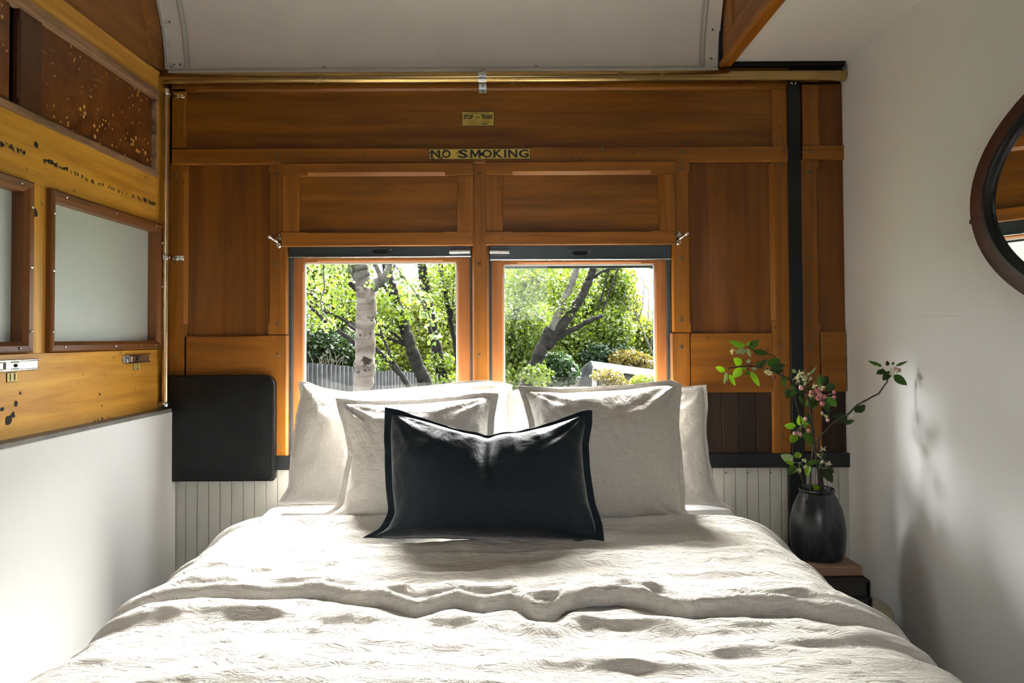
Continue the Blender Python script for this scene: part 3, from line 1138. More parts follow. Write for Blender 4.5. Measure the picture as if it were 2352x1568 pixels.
# seat number plates and chrome clips on the left wall
for num, r, lab in (('12', (306.5, 834, 319.5, 849.5), 'small yellow number plate reading 12 near the corner'), ('11', (14, 855, 38.5, 877.5), 'small yellow number plate reading 11 near the left picture edge')):
    p0, p1 = onX(r[0], (r[1] + r[3]) / 2, XL), onX(r[2], (r[1] + r[3]) / 2, XL)
    xm = (r[0] + r[2]) / 2
    zt, zb = onX(xm, r[1], XL).z, onX(xm, r[3], XL).z
    e_ = thing('number_plate', (XL, (p0.y + p1.y) / 2, zb), lab, 'sign', 'seat number plates')
    MB().box(XL - .001, XL + .0014, p0.y, p1.y, zb, zt).build('border', black_p, e_, bevel=.001)
    MB().box(XL, XL + .002, p0.y + .0015, p1.y - .0015, zb + .0015, zt - .0015).build('plate', signmat('number_yellow', (.72, .58, .17), (.2, .12, .04), .78), e_)
    hh, ww = zt - zb, p1.y - p0.y
    text_mesh('numeral', num, p0.y + .22 * ww, p1.y - .22 * ww, zb + .16 * hh, zt - .14 * hh, lambda a, z: (XL + .0024, a, z), ink, e_, bold=.03)

for r, lab in (((281, 813.5, 345, 833), 'chrome sliding clip above the number plate 12'), ((-40, 827, 83, 852), 'chrome sliding clip above the number plate 11')):
    ym = (r[1] + r[3]) / 2
    d0, d1 = onX(max(r[0], -60), ym, XL).y, onX(r[2], ym, XL).y
    zc = onX((r[0] + r[2]) / 2, ym, XL).z
    d1 = d0 + .155 if r[0] > 0 else d1
    d0 = d1 - .155
    e_ = thing('wall_clip', (XL, (d0 + d1) / 2, zc - .013), lab, 'clip', 'chrome clips on the left wall')
    MB().box(XL - .001, XL + .004, d0, d1, zc - .011, zc + .011).build('base', steel, e_, bevel=.0012)
    for s_ in (-1, 1):
        MB().tube([(XL + .006, d0, zc + s_ * .011), (XL + .006, d1, zc + s_ * .011)], .0028, 10).build('rail', chrome, e_, smooth=True)
    sl = MB().box(XL + .003, XL + .010, d0 + .012, d0 + .082, zc - .0085, zc + .0085).build('slider', chrome, e_, bevel=.002, smooth=True)
    MB().tube([(XL + .011, d0 + .030, zc - .008), (XL + .011, d0 + .030, zc + .008)], .003, 10).build('ridge', chrome, sl, smooth=True)
    MB().lathe([(.0045, 0), (.004, .003), (.002, .0035)], (XL + .0095, d0 + .066, zc), (1, 0, 0), 12).build('screw', dark_gap, sl)

# ------------------------------------------------------------------ black leatherette pad, iron post
x0, x1, z0, z1 = rect(386, 862, 629, 1106, D - .03)
n_ = 10
out_ = [(x0, z0), (x1 - .006, z0)]
out_ += [(x1 - .0 - .0, z0 + .008)]
R_ = .035
for k in range(n_ + 1):
    q = math.pi / 2 * k / n_
    out_.append((x1 - R_ + R_ * math.cos(q), z1 - R_ + R_ * math.sin(q)))
out_.append((x0, z1))
cen = ((x0 + x1) / 2, (z0 + z1) / 2)


def ring_at(y, ins):
    return [(cen[0] + (a - cen[0]) * (1 - ins / abs(x1 - x0) * 2), y, cen[1] + (b_ - cen[1]) * (1 - ins / abs(z1 - z0) * 2)) for a, b_ in out_]


e_ = thing('leatherette_pad', ((x0 + x1) / 2, D, z0), 'black leatherette backrest pad with a rounded corner on the wall left of the bed', 'pad')
MB().loft([ring_at(D + .002, 0), ring_at(D - .024, 0), ring_at(D - .029, .002), ring_at(D - .031, .006)]).build('body', black_leather, e_, bevel=0)
nx, nz = 26, 26
gv, gf = [], []
for j in range(nz + 1):
    for i in range(nx + 1):
        u_, w_ = i / nx, j / nz
        px_, pz_ = x0 + .006 + (x1 - x0 - .012) * u_, z0 + .006 + (z1 - z0 - .012) * w_
        # round the top right corner
        if px_ > x1 - R_ and pz_ > z1 - R_:
            dx_, dz_ = px_ - (x1 - R_), pz_ - (z1 - R_)
            r_ = math.hypot(dx_, dz_)
            lim = R_ - .006
            mxx = max(dx_, dz_)
            if r_ > 0:
                s_ = mxx / r_
                px_, pz_ = x1 - R_ + dx_ * s_, z1 - R_ + dz_ * s_
        edge = min(u_, 1 - u_, w_, 1 - w_)
        bul = min(1, edge * 8)
        nn = noise.noise(Vector((px_ * 9, pz_ * 7, 3.1))) * .004 + noise.noise(Vector((px_ * 24, pz_ * 18, 7.1))) * .0015
        gv.append((px_, D - .0305 - bul * (.004 + nn), pz_))
for j in range(nz):
    for i in range(nx):
        a = j * (nx + 1) + i
        gf.append((a, a + 1, a + nx + 2, a + nx + 1))
obj('cushion_face', gv, gf, black_leather, e_, smooth='all')
tb = MB().tube([(x1 - .002, D - .027, z0 + .004), (x1 - .002, D - .027, z1 - R_)] + [(x1 - .002 - R_ + R_ * math.cos(math.pi / 2 * k / 8), D - .027, z1 - R_ + (R_ - .002) * math.sin(math.pi / 2 * k / 8)) for k in range(1, 9)] + [(x0, D - .027, z1 - .002)], .0035, 8)
tb.build('piping', black_leather, e_, smooth=True)

x0, x1, z0, z1 = rect(1815, 192, 1843.5, 1072, D - .012)
e_ = thing('iron_post', ((x0 + x1) / 2, D, 0), 'blue-black iron strap post running up the timber wall behind the plant', 'post')
MB().box(x0, x1, D - .012, D + .006, .735, z1).build('upper_bar', ironm, e_, bevel=.0015)
MB().box(x0 - .012, x1 + .002, D - .014, D + .01, .02, .735).build('lower_bar', ironm, e_, bevel=.0015)
c_ = MB()
xm = (x0 + x1) / 2
for s_ in (-1, 1):
    c_.tube([(xm + s_ * .014, D - .006, z1 + .018), (xm + s_ * .011, D - .010, z1 + .008), (xm + s_ * .005, D - .011, z1 - .0005), (xm + s_ * .003, D - .007, z1 - .006)], .0022, 8)
wl_ = c_.build('cable_loop', paint('white_cord', (.7, .7, .68), .5), None, smooth=True)
tag(wl_, 'short white cable ends dropping behind the top of the iron post', 'cable')

# ------------------------------------------------------------------ oval mirror on the right wall
MCY, MCZ, MA, MBb = 1.171, 1.423, .494, .270
e_ = thing('oval_mirror', (XR - .0035, MCY, MCZ - MBb), 'oval wall mirror in a dark red-brown wooden frame cut by the right picture edge', 'mirror')
prof = [(0, .0), (0, .013), (.003, .017), (.022, .020), (.040, .018), (.043, .014), (.045, .006)]   # inset, height


def oval_ring(prof, n=96):
    rr = []
    for ins, h in prof:
        rr.append([(XR - .0035 - h, MCY + (MA - ins * 1.18) * math.cos(q), MCZ + (MBb - ins * .78) * math.sin(q)) for q in [2 * math.pi * k / n for k in range(n)]])
    return MB().loft(rr, cap=False)


oval_ring(prof).build('frame', mir_wood, e_, smooth=True)
oval_ring([(.039, .017), (.040, .021), (.047, .021), (.054, .012), (.054, .004)]).build('inner_lip', black_p, e_, smooth=True)
mg, t, b = newmat('mirror_silver')
b.inputs['Base Color'].default_value = (.90, .92, .91, 1)
b.inputs['Metallic'].default_value = 1
b.inputs['Roughness'].default_value = .012
oval_ring([(.050, .0055), (.066, .0105)]).build('bevelled_edge', mg, e_)
n = 96
MB().add([(XR - .0035 - .0105, MCY + (MA - .066 * 1.18) * math.cos(2 * math.pi * k / n), MCZ + (MBb - .066 * .78) * math.sin(2 * math.pi * k / n)) for k in range(n)], [tuple(range(n))]).build('glass', mg, e_)
MB().box(XR - .0045, XR - .003, MCY - MA * .6, MCY + MA * .6, MCZ - MBb * .6, MCZ + MBb * .6).build('backing', black_p, e_)
hk = Vector((XR - .012, MCY + MA + .003, MCZ - .016))
MB().tube([hk + Vector((0, -.004, 0)), hk + Vector((-.003, .003, .004)), hk + Vector((-.002, .006, -.002)), hk + Vector((0, 0, -.006))], .0016, 6).build('hanging_ring', black_p, e_, smooth=True)

e_.rotation_euler = (0, -.06, .034)
e_.location.x -= .019

# ------------------------------------------------------------------ bed
BX, HW, ZT = -.03, .752, .607
e_ = thing('bed', (BX, 1.41, 0), 'double bed with white sheeted mattress under the windows', 'bed')
MB().box(BX - .72, BX + .72, .42, 2.40, .02, .34).build('base', wood_dark, e_, bevel=.01)
sheet_m = linen('white_sheet', (.84, .84, .85), 500, .12, .95, .1)
MB().box(BX - HW + .005, BX + HW - .005, .41, 2.405, .34, .616).build('mattress', sheet_m, e_, bevel=.045, seg=5, smooth='all')
mt_ = [o for o in e_.children if o.name.startswith('mattress')][0]
for v in mt_.data.vertices:
    v.co.x *= 1 - .13 * min(1, max(0, (2.35 - 1.41 - v.co.y) / 1.9))
    if v.co.z > .5: v.co.z -= .045 * min(1, max(0, (2.35 - 1.41 - v.co.y) / 1.9))

duvet_c = (.77, .735, .675)
duvet_m = linen('natural_linen', duvet_c, 300, .62, .86, .25, (1.1, 2.2, 2.2))
pillow_m = linen('pillow_linen', (.60, .56, .505), 330, .3, .84, .5)
pillow_w = linen('pale_pillow_linen', (.71, .675, .63), 330, .38, .88, .5)
dark_m = linen('charcoal_linen', (.013, .020, .027), 420, .2, .75, .5)


def fold(x, d, sd=0.0, big=1.0):
    w = noise.noise(Vector((x * 1.3 + sd, d * 1.6, 1.7))) * .5
    n1 = noise.noise(Vector((x * 1.1 + sd, d * 6.0 + w * 2.0, 4.2)))
    n2 = noise.noise(Vector((x * 2.3 + w, d * 14 + sd + w * 3, 9.2)))
    n3 = noise.noise(Vector((x * 7 + sd, d * 32 + w * 7, 2.2)))
    n4 = noise.noise(Vector((x * 26, d * 55 + sd, 5.5)))
    r1 = 1 - abs(n1) * 2.2
    r2 = 1 - abs(n2) * 2.2
    return (.0095 * r1 + .0105 * r2) * big + .0092 * n3 + .0042 * n4 + .0012 * noise.noise(Vector((x * 50, d * 90, 3.5)))


def soft(h):
    return .5 * (h + math.sqrt(h * h + .0004))


def drape(a, d, h, hw_, zt, r=.15):
    """arc coordinate across the bed -> point; h is displacement along the surface normal"""
    s_ = 1 if a >= 0 else -1
    b_ = abs(a)
    fl = hw_ - r
    if b_ <= fl:
        return (BX + s_ * b_, d, zt + h)
    arc = r * math.pi / 2
    if b_ <= fl + arc:
        q = (b_ - fl) / r
        return (BX + s_ * (fl + (r + h) * math.sin(q)), d, zt - r + (r + h) * math.cos(q))
    e = b_ - fl - arc
    return (BX + s_ * (hw_ + h + e * .10), d, zt - r - e)


def interp(px_, xs_, ys_):
    return float(np.interp(px_, xs_, ys_))


# line of the turned-back edge, traced on the bed top
lip_px = [(330, 1352), (420, 1342), (520, 1338), (600, 1345), (740, 1336), (850, 1352), (960, 1372), (1050, 1358), (1110, 1366), (1176, 1360), (1225, 1384), (1275, 1382), (1330, 1352), (1420, 1352), (1500, 1366), (1580, 1382), (1700, 1375), (1800, 1374), (1900, 1388)]
lx, ld = [], []
for p in lip_px:
    q = onZ(p[0], p[1], ZT + .045)
    lx.append(q.x); ld.append(q.y)

NX = 250
amax = 1.10
As = [-amax + 2 * amax * i / NX for i in range(NX + 1)]
# lower layer: from under the fold to the foot
NDp = 230
gv, gf = [], []
for j in range(NDp + 1):
    for i, a in enumerate(As):
        x = max(-HW, min(HW, a)) + BX
        dl = interp(x, lx, ld)
        d = (dl + .10) + (.36 - (dl + .10)) * j / NDp
        side = max(0, abs(a) - HW + .12)
        h = soft(fold(a, d, 0.0, 1.15)) + .030 * math.exp(-((d - dl + .07) / .04) ** 2) * .6
        gv.append(drape(a, d, h, HW + .004 + .035 * min(1, max(0, (1.5 - d) / .35)), ZT - .008 + .012 * min(1, max(0, (1.45 - d) / .3)), .13))
for j in range(NDp):
    for i in range(NX):
        k = j * (NX + 1) + i
        gf.append((k, k + 1, k + NX + 2, k + NX + 1))
duvet = obj('duvet', gv, gf, duvet_m, None, smooth='all')
tag(duvet, 'rumpled natural linen duvet spread over the bed with its top turned back', 'duvet')
# upper turned-back layer with a rolled front lip
gv, gf = [], []
NU = 150
d_back = lambda x: 2.055 - .018 * math.cos(x * 5) + .012 * noise.noise(Vector((x * 4, 0, 3)))
NLIP = 14
for j in range(NU + 1 + NLIP):
    for i, a in enumerate(As):
        x = max(-HW, min(HW, a)) + BX
        dl = interp(x, lx, ld)
        db = d_back(x)
        if j <= NU:
            q = j / NU
            d = db + (dl - db) * q
            ed = min(1, q * 12)
            hump = .026 * math.exp(-((d - db + .045) / .03) ** 2) * (1 + .5 * noise.noise(Vector((x * 3, 1, 8))))
            lipb = .016 * math.exp(-((d - dl - .02) / .03) ** 2)
            h = .022 * ed + soft(fold(a + 5, d, 3.3)) * min(1, q * 9) + hump + lipb
            if q < .02: h = .002
            gv.append(drape(a, d, h, HW + .014, ZT + .004))
        else:
            # curl under
            k = (j - NU) / NLIP
            th = k * math.pi * 1.05
            rr_ = .0225 + .004 * noise.noise(Vector((a * 5, 2, 2)))
            h0 = .022 + soft(fold(a + 5, dl, 3.3)) + .016 * math.exp(-.44)
            d = dl - rr_ * math.sin(th)
            h = h0 - rr_ * (1 - math.cos(th))
            if th > math.pi * .8:
                d += .03 * (k - .76) * 4
            gv.append(drape(a, d, h, HW + .014, ZT + .004))
for j in range(NU + NLIP):
    for i in range(NX):
        k = j * (NX + 1) + i
        gf.append((k, k + 1, k + NX + 2, k + NX + 1))
tb = obj('turned_back_fold', gv, gf, duvet_m, duvet, smooth='all')


# ------------------------------------------------------------------ pillows
def resample(poly, n, sm=2):
    pts = [Vector(p) for p in poly]
    ls = [0]
    for a, b_ in zip(pts[:-1], pts[1:]): ls.append(ls[-1] + (b_ - a).length)
    out = []
    for k in range(n + 1):
        s_ = ls[-1] * k / n
        i = 0
        while i < len(ls) - 2 and ls[i + 1] < s_: i += 1
        f_ = (s_ - ls[i]) / max(ls[i + 1] - ls[i], 1e-9)
        out.append(pts[i].lerp(pts[i + 1], f_))
    for _ in range(sm):
        out = [out[0]] + [(out[i - 1] + out[i] * 2 + out[i + 1]) / 4 for i in range(1, n)] + [out[-1]]
    return out


def pillow(name, sides, d0, z0, tilt, T, mat, label, cat, group=None, fl=.05, wr=1.0, seed=0, dip=None, nu=64, nv=52, back=.45, fl_mat=None, sm=2, pw=.5):
    """sides: bottom, right, top, left as pixel polylines (bottom and top run left to right, left and right run bottom to top)"""
    nrm = Vector((0, -math.cos(tilt), math.sin(tilt)))
    p0 = Vector((0, d0, z0))
    up = Vector((0, math.sin(tilt), math.cos(tilt)))
    P = lambda p: on_plane(p[0], p[1], p0, nrm)
    Bm, Rt, Tp, Lf = [resample([P(p) for p in s_], n, sm) for s_, n in zip(sides, (nu, nv, nu, nv))]
    for c_ in ():
        pass
    G = [[None] * (nv + 1) for _ in range(nu + 1)]
    for i in range(nu + 1):
        u = i / nu
        for j in range(nv + 1):
            v = j / nv
            a = Bm[i] * (1 - v) + Tp[i] * v + Lf[j] * (1 - u) + Rt[j] * u
            a -= Bm[0] * (1 - u) * (1 - v) + Bm[nu] * u * (1 - v) + Tp[0] * (1 - u) * v + Tp[nu] * u * v
            G[i][j] = a

    def at(u, v):
        fu, fv = min(max(u, 0), 1) * nu, min(max(v, 0), 1) * nv
        i, j = min(int(fu), nu - 1), min(int(fv), nv - 1)
        a, b_ = fu - i, fv - j
        return G[i][j] * (1 - a) * (1 - b_) + G[i + 1][j] * a * (1 - b_) + G[i][j + 1] * (1 - a) * b_ + G[i + 1][j + 1] * a * b_
    sd = Vector((seed * 3.7, seed * 1.3, seed * 2.1))

    def wrinkle(p, u, v):
        q = p + sd
        w = noise.noise(Vector((q.x * 7, q.z * 7, sd.z))) * .0075
        r = abs(noise.noise(Vector((q.x * 13 + noise.noise(q * 9) * .8, q.z * 12, 3 + sd.x))))
        w += (.5 - r) * .007
        # puckers that run in from the seams
        e = min(u, 1 - u, v, 1 - v)
        al = q.z if min(u, 1 - u) < min(v, 1 - v) else q.x
        w += math.exp(-e * 9) * noise.noise(Vector((al * 34, sd.y, e * 4))) * .0075
        # creases that radiate from the corners
        cu, cv = min(u, 1 - u), min(v, 1 - v)
        rad = math.hypot(cu, cv)
        ang = math.atan2(cv, cu)
        w += math.exp(-rad * 5) * noise.noise(Vector((ang * 5, sd.x + (u > .5) * 4 + (v > .5) * 9, rad * 3))) * .016
        w += noise.noise(Vector((q.x * 34, q.z * 34, 1))) * .0016
        return w * wr * 1.35

    f0 = fl
    fb = min(fl, .006)
    vs_, fs_ = [], []
    n1, n2 = 88, 72
    for sgn in (1, -1):
        for i in range(n1 + 1):
            for j in range(n2 + 1):
                a, c_ = i / n1, j / n2
                u, v = f0 + (1 - 2 * f0) * a, fb + (1 - f0 - fb) * c_
                p = at(u, v)
                b_ = (max(4 * a * (1 - a), 0) ** pw) * (max(4 * c_ * (1 - c_), 0) ** pw)
                sag = 1.06 - .16 * c_
                h = T * b_ * sag * (1.0 if sgn > 0 else back)
                ed = min(1, min(a, 1 - a, c_, 1 - c_) * 14)
                if sgn > 0: h += wrinkle(p, a, c_) * ed
                if dip:
                    du, dv0, wd_, am = dip
                    dd_ = math.exp(-((a - du - .03 * (1 - c_)) / wd_) ** 2) * max(0, (c_ - dv0) / (1 - dv0)) ** .8
                    h *= 1 - am * dd_
                    b2 = (math.exp(-((a - du - wd_ * 2.6) / (wd_ * 1.8)) ** 2) + math.exp(-((a - du + wd_ * 2.6) / (wd_ * 1.8)) ** 2)) * max(0, (c_ - .3))
                    if sgn > 0: h += .014 * b2 * ed
                vs_.append(p + nrm * h * sgn)
    m_ = (n1 + 1) * (n2 + 1)
    for k in (0, m_):
        for i in range(n1):
            for j in range(n2):
                q = k + i * (n2 + 1) + j
                fs_.append((q, q + 1, q + n2 + 2, q + n2 + 1))
    # weld rim: bridge front and back edges
    ed = [i * (n2 + 1) for i in range(n1 + 1)] + [n1 * (n2 + 1) + j for j in range(1, n2 + 1)] + [i * (n2 + 1) + n2 for i in range(n1 - 1, -1, -1)] + [j for j in range(n2 - 1, 0, -1)]
    for k in range(len(ed)):
        a, b_ = ed[k], ed[(k + 1) % len(ed)]
        fs_.append((a, b_, b_ + m_, a + m_))
    o = obj(name, vs_, fs_, mat, None, smooth='all')
    tag(o, label, cat, group)
    if fl > 0:
        # flat flange round the rim
        fv, ff = [], []
        loop = []
        K = 60
        for k in range(K): loop.append((k / K, 0, 0))
        for k in range(K): loop.append((1, k / K, 1))
        for k in range(K): loop.append((1 - k / K, 1, 2))
        for k in range(K): loop.append((0, 1 - k / K, 3))
        L = len(loop)
        cols = 6
        for k, (u, v, s_) in enumerate(loop):
            iu, iv = f0 + (1 - 2 * f0) * u, fb + (1 - f0 - fb) * v
            iu += (.5 - iu) * .02; iv += (.5 - iv) * .02
            for c_ in range(cols + 1):
                q = c_ / cols
                p = at(iu + (u - iu) * q, iv + (v - iv) * q)
                wv = noise.noise(Vector((p.x * 26 + sd.x, p.z * 26, 5 + sd.y))) * .008 * q + noise.noise(Vector((p.x * 70, p.z * 70, sd.y))) * .0022 * q
                th = .0022 * (1 - .25 * q)
                fv.append(p + nrm * (wv + th))
                fv.append(p + nrm * (wv - th))
        W2 = (cols + 1) * 2
        for k in range(L):
            k2 = (k + 1) % L
            for c_ in range(cols):
                a, b_ = k * W2 + c_ * 2, k2 * W2 + c_ * 2
                ff.append((a, a + 2, b_ + 2, b_))
                ff.append((a + 1, a + 3, b_ + 3, b_ + 1))
            a, b_ = k * W2 + cols * 2, k2 * W2 + cols * 2
            ff.append((a, a + 1, b_ + 1, b_))
        obj('flange', fv, ff, fl_mat or mat, o, smooth='all')
    return o


G1 = 'pale linen bed pillows'
pillow('pillow', [[(640, 1152), (655, 1160), (760, 1160), (900, 1160), (1060, 1162), (1180, 1160)], [(1180, 1160), (1192, 1090), (1185, 1000), (1172, 930), (1178, 884)],
                  [(686, 876), (700, 874), (740, 890), (800, 900), (900, 893), (1000, 884), (1060, 876), (1110, 872), (1150, 876), (1178, 884)], [(640, 1152), (662, 1120), (668, 1040), (680, 960), (690, 910), (686, 876)]],
       2.30, .632, math.radians(11), .11, pillow_w, 'wide pale linen pillow leaning on the left window, behind the square cushion', 'pillow', G1, fl=.012, seed=1, back=.2)
pillow('pillow', [[(1140, 1160), (1300, 1162), (1500, 1160), (1600, 1158), (1640, 1162), (1687, 1170)], [(1687, 1170), (1650, 1145), (1640, 1105), (1628, 1050), (1622, 985), (1626, 930), (1622, 883)],
                  [(1150, 905), (1200, 890), (1350, 888), (1500, 890), (1570, 888), (1622, 883)], [(1140, 1160), (1152, 1080), (1156, 1000), (1152, 950), (1150, 905)]],
       2.305, .632, math.radians(11), .10, pillow_w, 'wide pale linen pillow at the right, half hidden behind a square cushion', 'pillow', G1, fl=.012, seed=2, back=.2)
G2 = 'square flanged linen cushions'
pillow('cushion', [[(733, 1186), (770, 1192), (860, 1206), (960, 1212), (1060, 1214), (1150, 1212)], [(1150, 1212), (1148, 1120), (1132, 1040), (1136, 960), (1146, 904)],
                   [(770, 914), (800, 917), (870, 920), (960, 918), (1060, 908), (1110, 902), (1146, 904)], [(733, 1186), (776, 1160), (784, 1120), (800, 1040), (790, 985), (776, 940), (770, 914)]],
       2.075, .640, math.radians(17), .11, pillow_w, 'square flanged pale linen cushion on the left behind the dark cushion', 'cushion', G2, fl=.035, seed=3, back=.3)
pillow('cushion', [[(1196, 1205), (1280, 1215), (1360, 1214), (1460, 1206), (1550, 1200), (1605, 1198)], [(1605, 1198), (1572, 1170), (1574, 1130), (1566, 1040), (1560, 980), (1562, 930), (1566, 882)],
                   [(1188, 886), (1230, 888), (1290, 892), (1380, 888), (1440, 884), (1500, 876), (1545, 872), (1566, 882)], [(1196, 1205), (1204, 1120), (1220, 1040), (1214, 970), (1200, 920), (1188, 886)]],
       2.075, .640, math.radians(17), .115, pillow_m, 'square flanged grey-beige linen cushion on the right behind the dark cushion', 'cushion', G2, fl=.035, seed=4, back=.3)
pillow('cushion', [[(832, 1234), (870, 1236), (1000, 1236), (1150, 1240), (1280, 1243), (1388, 1242)], [(1388, 1242), (1384, 1205), (1366, 1150), (1356, 1080), (1352, 1020), (1360, 975), (1360, 942)],
                   [(884, 934), (930, 946), (1000, 968), (1060, 988), (1108, 996), (1122, 1002), (1136, 994), (1200, 988), (1260, 972), (1310, 954), (1340, 942), (1360, 942)],
                   [(832, 1234), (872, 1215), (892, 1180), (886, 1120), (884, 1060), (882, 990), (884, 934)]],
       1.845, .668, math.radians(25), .115, dark_m, 'small charcoal linen cushion with a dented top at the front of the pillows', 'cushion', None, fl=.032, seed=5, dip=(.5, .35, .045, .45), back=.35)

# ------------------------------------------------------------------ bedside stool, books, block
SC = Vector((.885, 2.09, 0))
e_ = thing('stool', SC, 'round cream-topped bedside stool right of the bed', 'stool')
cream_p = paint('cream_stool_paint', (.45, .40, .30), .55, .1)
MB().lathe([(.165, .375), (.172, .379), (.174, .392), (.170, .402), (.16, .404), (.001, .404)], SC, (0, 0, 1), 40).build('seat', cream_p, e_, smooth=True)
for k in range(4):
    q = math.pi / 4 + k * math.pi / 2
    MB().tube([SC + Vector((.115 * math.cos(q), .115 * math.sin(q), .376)), SC + Vector((.14 * math.cos(q), .14 * math.sin(q), 0))], [.014, .010], 12).build('leg', cream_p, e_, smooth=True)


def rbox(cx_, cy_, sx_, sy_, z0, z1, ang):
    c_, s_ = math.cos(ang), math.sin(ang)
    v = []
    for z in (z0, z1):
        for a, b_ in ((-1, -1), (1, -1), (1, 1), (-1, 1)):
            x, y = a * sx_ / 2, b_ * sy_ / 2
            v.append((cx_ + x * c_ - y * s_, cy_ + x * s_ + y * c_, z))
    return MB().add(v, [(0, 1, 2, 3), (4, 5, 6, 7), (0, 1, 5, 4), (1, 2, 6, 5), (2, 3, 7, 6), (3, 0, 4, 7)])


page = paint('book_pages', (.035, .032, .028), .8)
cov = paint('black_book_cloth', (.012, .012, .013), .6, .2, 10, .3)
for z0, z1, ang, sx_, sy_, lab in ((.404, .442, -.10, .215, .155, 'thick black book flat on the stool, bottom of the pile'),
                                   (.442, .486, -.06, .205, .150, 'thick black book on the bedside pile, just under the clay block')):
    cx_, cy_ = .882, 2.10
    e_ = thing('book', (cx_, cy_, z0), lab, 'book', 'black books on the stool')
    rbox(cx_, cy_, sx_, sy_, z0, z0 + .003, ang).build('cover', cov, e_)
    rbox(cx_, cy_, sx_, sy_, z1 - .003, z1, ang).build('cover', cov, e_)
    rbox(cx_ - .003, cy_, sx_ - .012, sy_ - .008, z0 + .003, z1 - .003, ang).build('pages', page, e_)
    rbox(cx_ + sx_ / 2 * math.cos(ang) - .002, cy_ + sx_ / 2 * math.sin(ang), .004, sy_, z0, z1, ang).build('spine', cov, e_)
blk_ = rbox(.875, 2.125, .205, .135, .4862, .513, .04).build('clay_block', paint('terracotta', (.30, .175, .11), .75, .2, 18, .5), None, bevel=.003)
tag(blk_, 'flat terracotta-brown clay block under the dark vase', 'block')
# lead hanging from the stool
p = [onY(x, y, 2.0) for x, y in ((2022, 1430), (2045, 1440), (2062, 1465), (2072, 1500))]
cab = MB().tube([(1.03, 2.02, .372)] + p[1:] + [Vector((p[-1].x + .005, 1.98, .05)), Vector((p[-1].x - .03, 1.95, .006))], .003, 8).build('lamp_cord', paint('tan_cord', (.35, .30, .20), .6), None, smooth=True)
tag(cab, 'thin tan cord hanging down beside the round stool', 'cord')

# ------------------------------------------------------------------ vase and blossom branches
VC = Vector((.893, 2.150, .513))
e_ = thing('vase', VC, 'dark crackled ceramic vase holding apple blossom branches', 'vase')
vm, t, b = newmat('dark_crackle_glaze')
v = coords(t, (55, 55, 11), False)
g = noise_n(t, v, 1.0, 5, .65, 1.2)
t.links.new(ramp(t, g, [(.38, (.006, .007, .009)), (.60, (.024, .030, .037))]), b.inputs['Base Color'])
b.inputs['Roughness'].default_value = .3
bump(t, b, g, .3, .002)
prof = [(.055, 0), (.066, .004), (.0735, .020), (.0765, .055), (.0765, .085), (.073, .115), (.066, .145), (.056, .168), (.048, .182), (.0455, .188)]
MB().lathe(prof + [(.040, .188), (.045, .16), (.060, .10), (.05, .012)], VC, (0, 0, 1), 48).build('body', vm, e_, smooth=True)
gz = paint('black_rim_glaze', (.012, .014, .016), .18, .2, 20, .1, .5)
MB().lathe([(.0435, .184), (.0475, .187), (.0495, .192), (.0490, .197), (.0460, .199), (.0425, .197), (.041, .190)], VC, (0, 0, 1), 48).build('rim', gz, e_, smooth=True)
MB().ball(VC + Vector((-.050, -.042, .172)), .004).build('glaze_drip', paint('brown_glaze', (.12, .06, .03), .3), e_, smooth='all')

leaf_g = leafmat('apple_leaf', [(.022, .060, .010), (.035, .085, .012), (.050, .115, .016), (.030, .075, .016)], .40, False, .42)
leaf_b = leafmat('young_apple_leaf', [(.12, .24, .012), (.17, .31, .016), (.10, .21, .015)], .5, False, .42)
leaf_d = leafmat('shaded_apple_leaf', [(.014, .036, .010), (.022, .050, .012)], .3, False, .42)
leaf_s = leafmat('silvery_leaf', [(.16, .22, .13), (.22, .28, .18)], .3, False, .6)
twig = bark('twig_bark', (.035, .028, .022), (.075, .06, .048), (.11, .10, .085), .66, (1, 1, .4), 60)
budm = paint('pink_bud', (.55, .16, .18), .5, .35, 60, .1)
budp = paint('pale_pink_bud', (.66, .36, .33), .5, .3, 60, .1)
budr = paint('red_bud', (.14, .012, .016), .5, .3, 60, .1)
petal = leafmat('cream_petal', [(.62, .58, .47), (.72, .69, .58)], .35, True, .6)
stalkm = paint('pale_stalk', (.22, .26, .13), .6)

DP = 2.150
rb = random.Random(11)


def leaf(parent, bx, by, tx, ty, wpx, mat=None, dep=None, tilt=None):
    dep = dep if dep is not None else DP + rb.uniform(-.03, .02)
    p, q = onY(bx, by, dep), onY(tx, ty, dep)
    ax = q - p
    L = ax.length
    ax = (ax + Vector((0, rb.uniform(-.35, .25) * L, 0))).normalized()
    view = (EYE - p).normalized()
    nrm = (view - ax * view.dot(ax)).normalized()
    nrm = Matrix.Rotation(rb.uniform(-.55, .55) if tilt is None else tilt, 3, ax) @ nrm
    sd_ = ax.cross(nrm).normalized()
    W = wpx / 1700 * dep * .5
    n_, m_ = 12, 4
    v, f = [], []
    cup, curl = rb.uniform(.1, .5), rb.uniform(-.25, .35)
    for layer in (0,):
        for i in range(n_ + 1):
            t_ = i / n_
            w = W * (math.sin(math.pi * t_ ** .82) ** .75) * (1 - .12 * t_)
            if i == n_: w = W * .02
            c_ = p + ax * L * t_ + nrm * (curl * L * (t_ * t_ - t_ * .6))
            for k in range(-m_, m_ + 1):
                s_ = k / m_
                rip = .06 * W * math.sin(t_ * 22 + k * 1.2) * abs(s_)
                v.append(c_ + sd_ * w * s_ + nrm * (cup * w * s_ * s_ * .8 + rip + (-.03 * W if k == 0 else 0)))
    r_ = 2 * m_ + 1
    for i in range(n_):
        for k in range(r_ - 1):
            a = i * r_ + k
            f.append((a, a + 1, a + r_ + 1, a + r_))
    return obj('leaf', v, f, mat or leaf_g, parent, smooth='all')


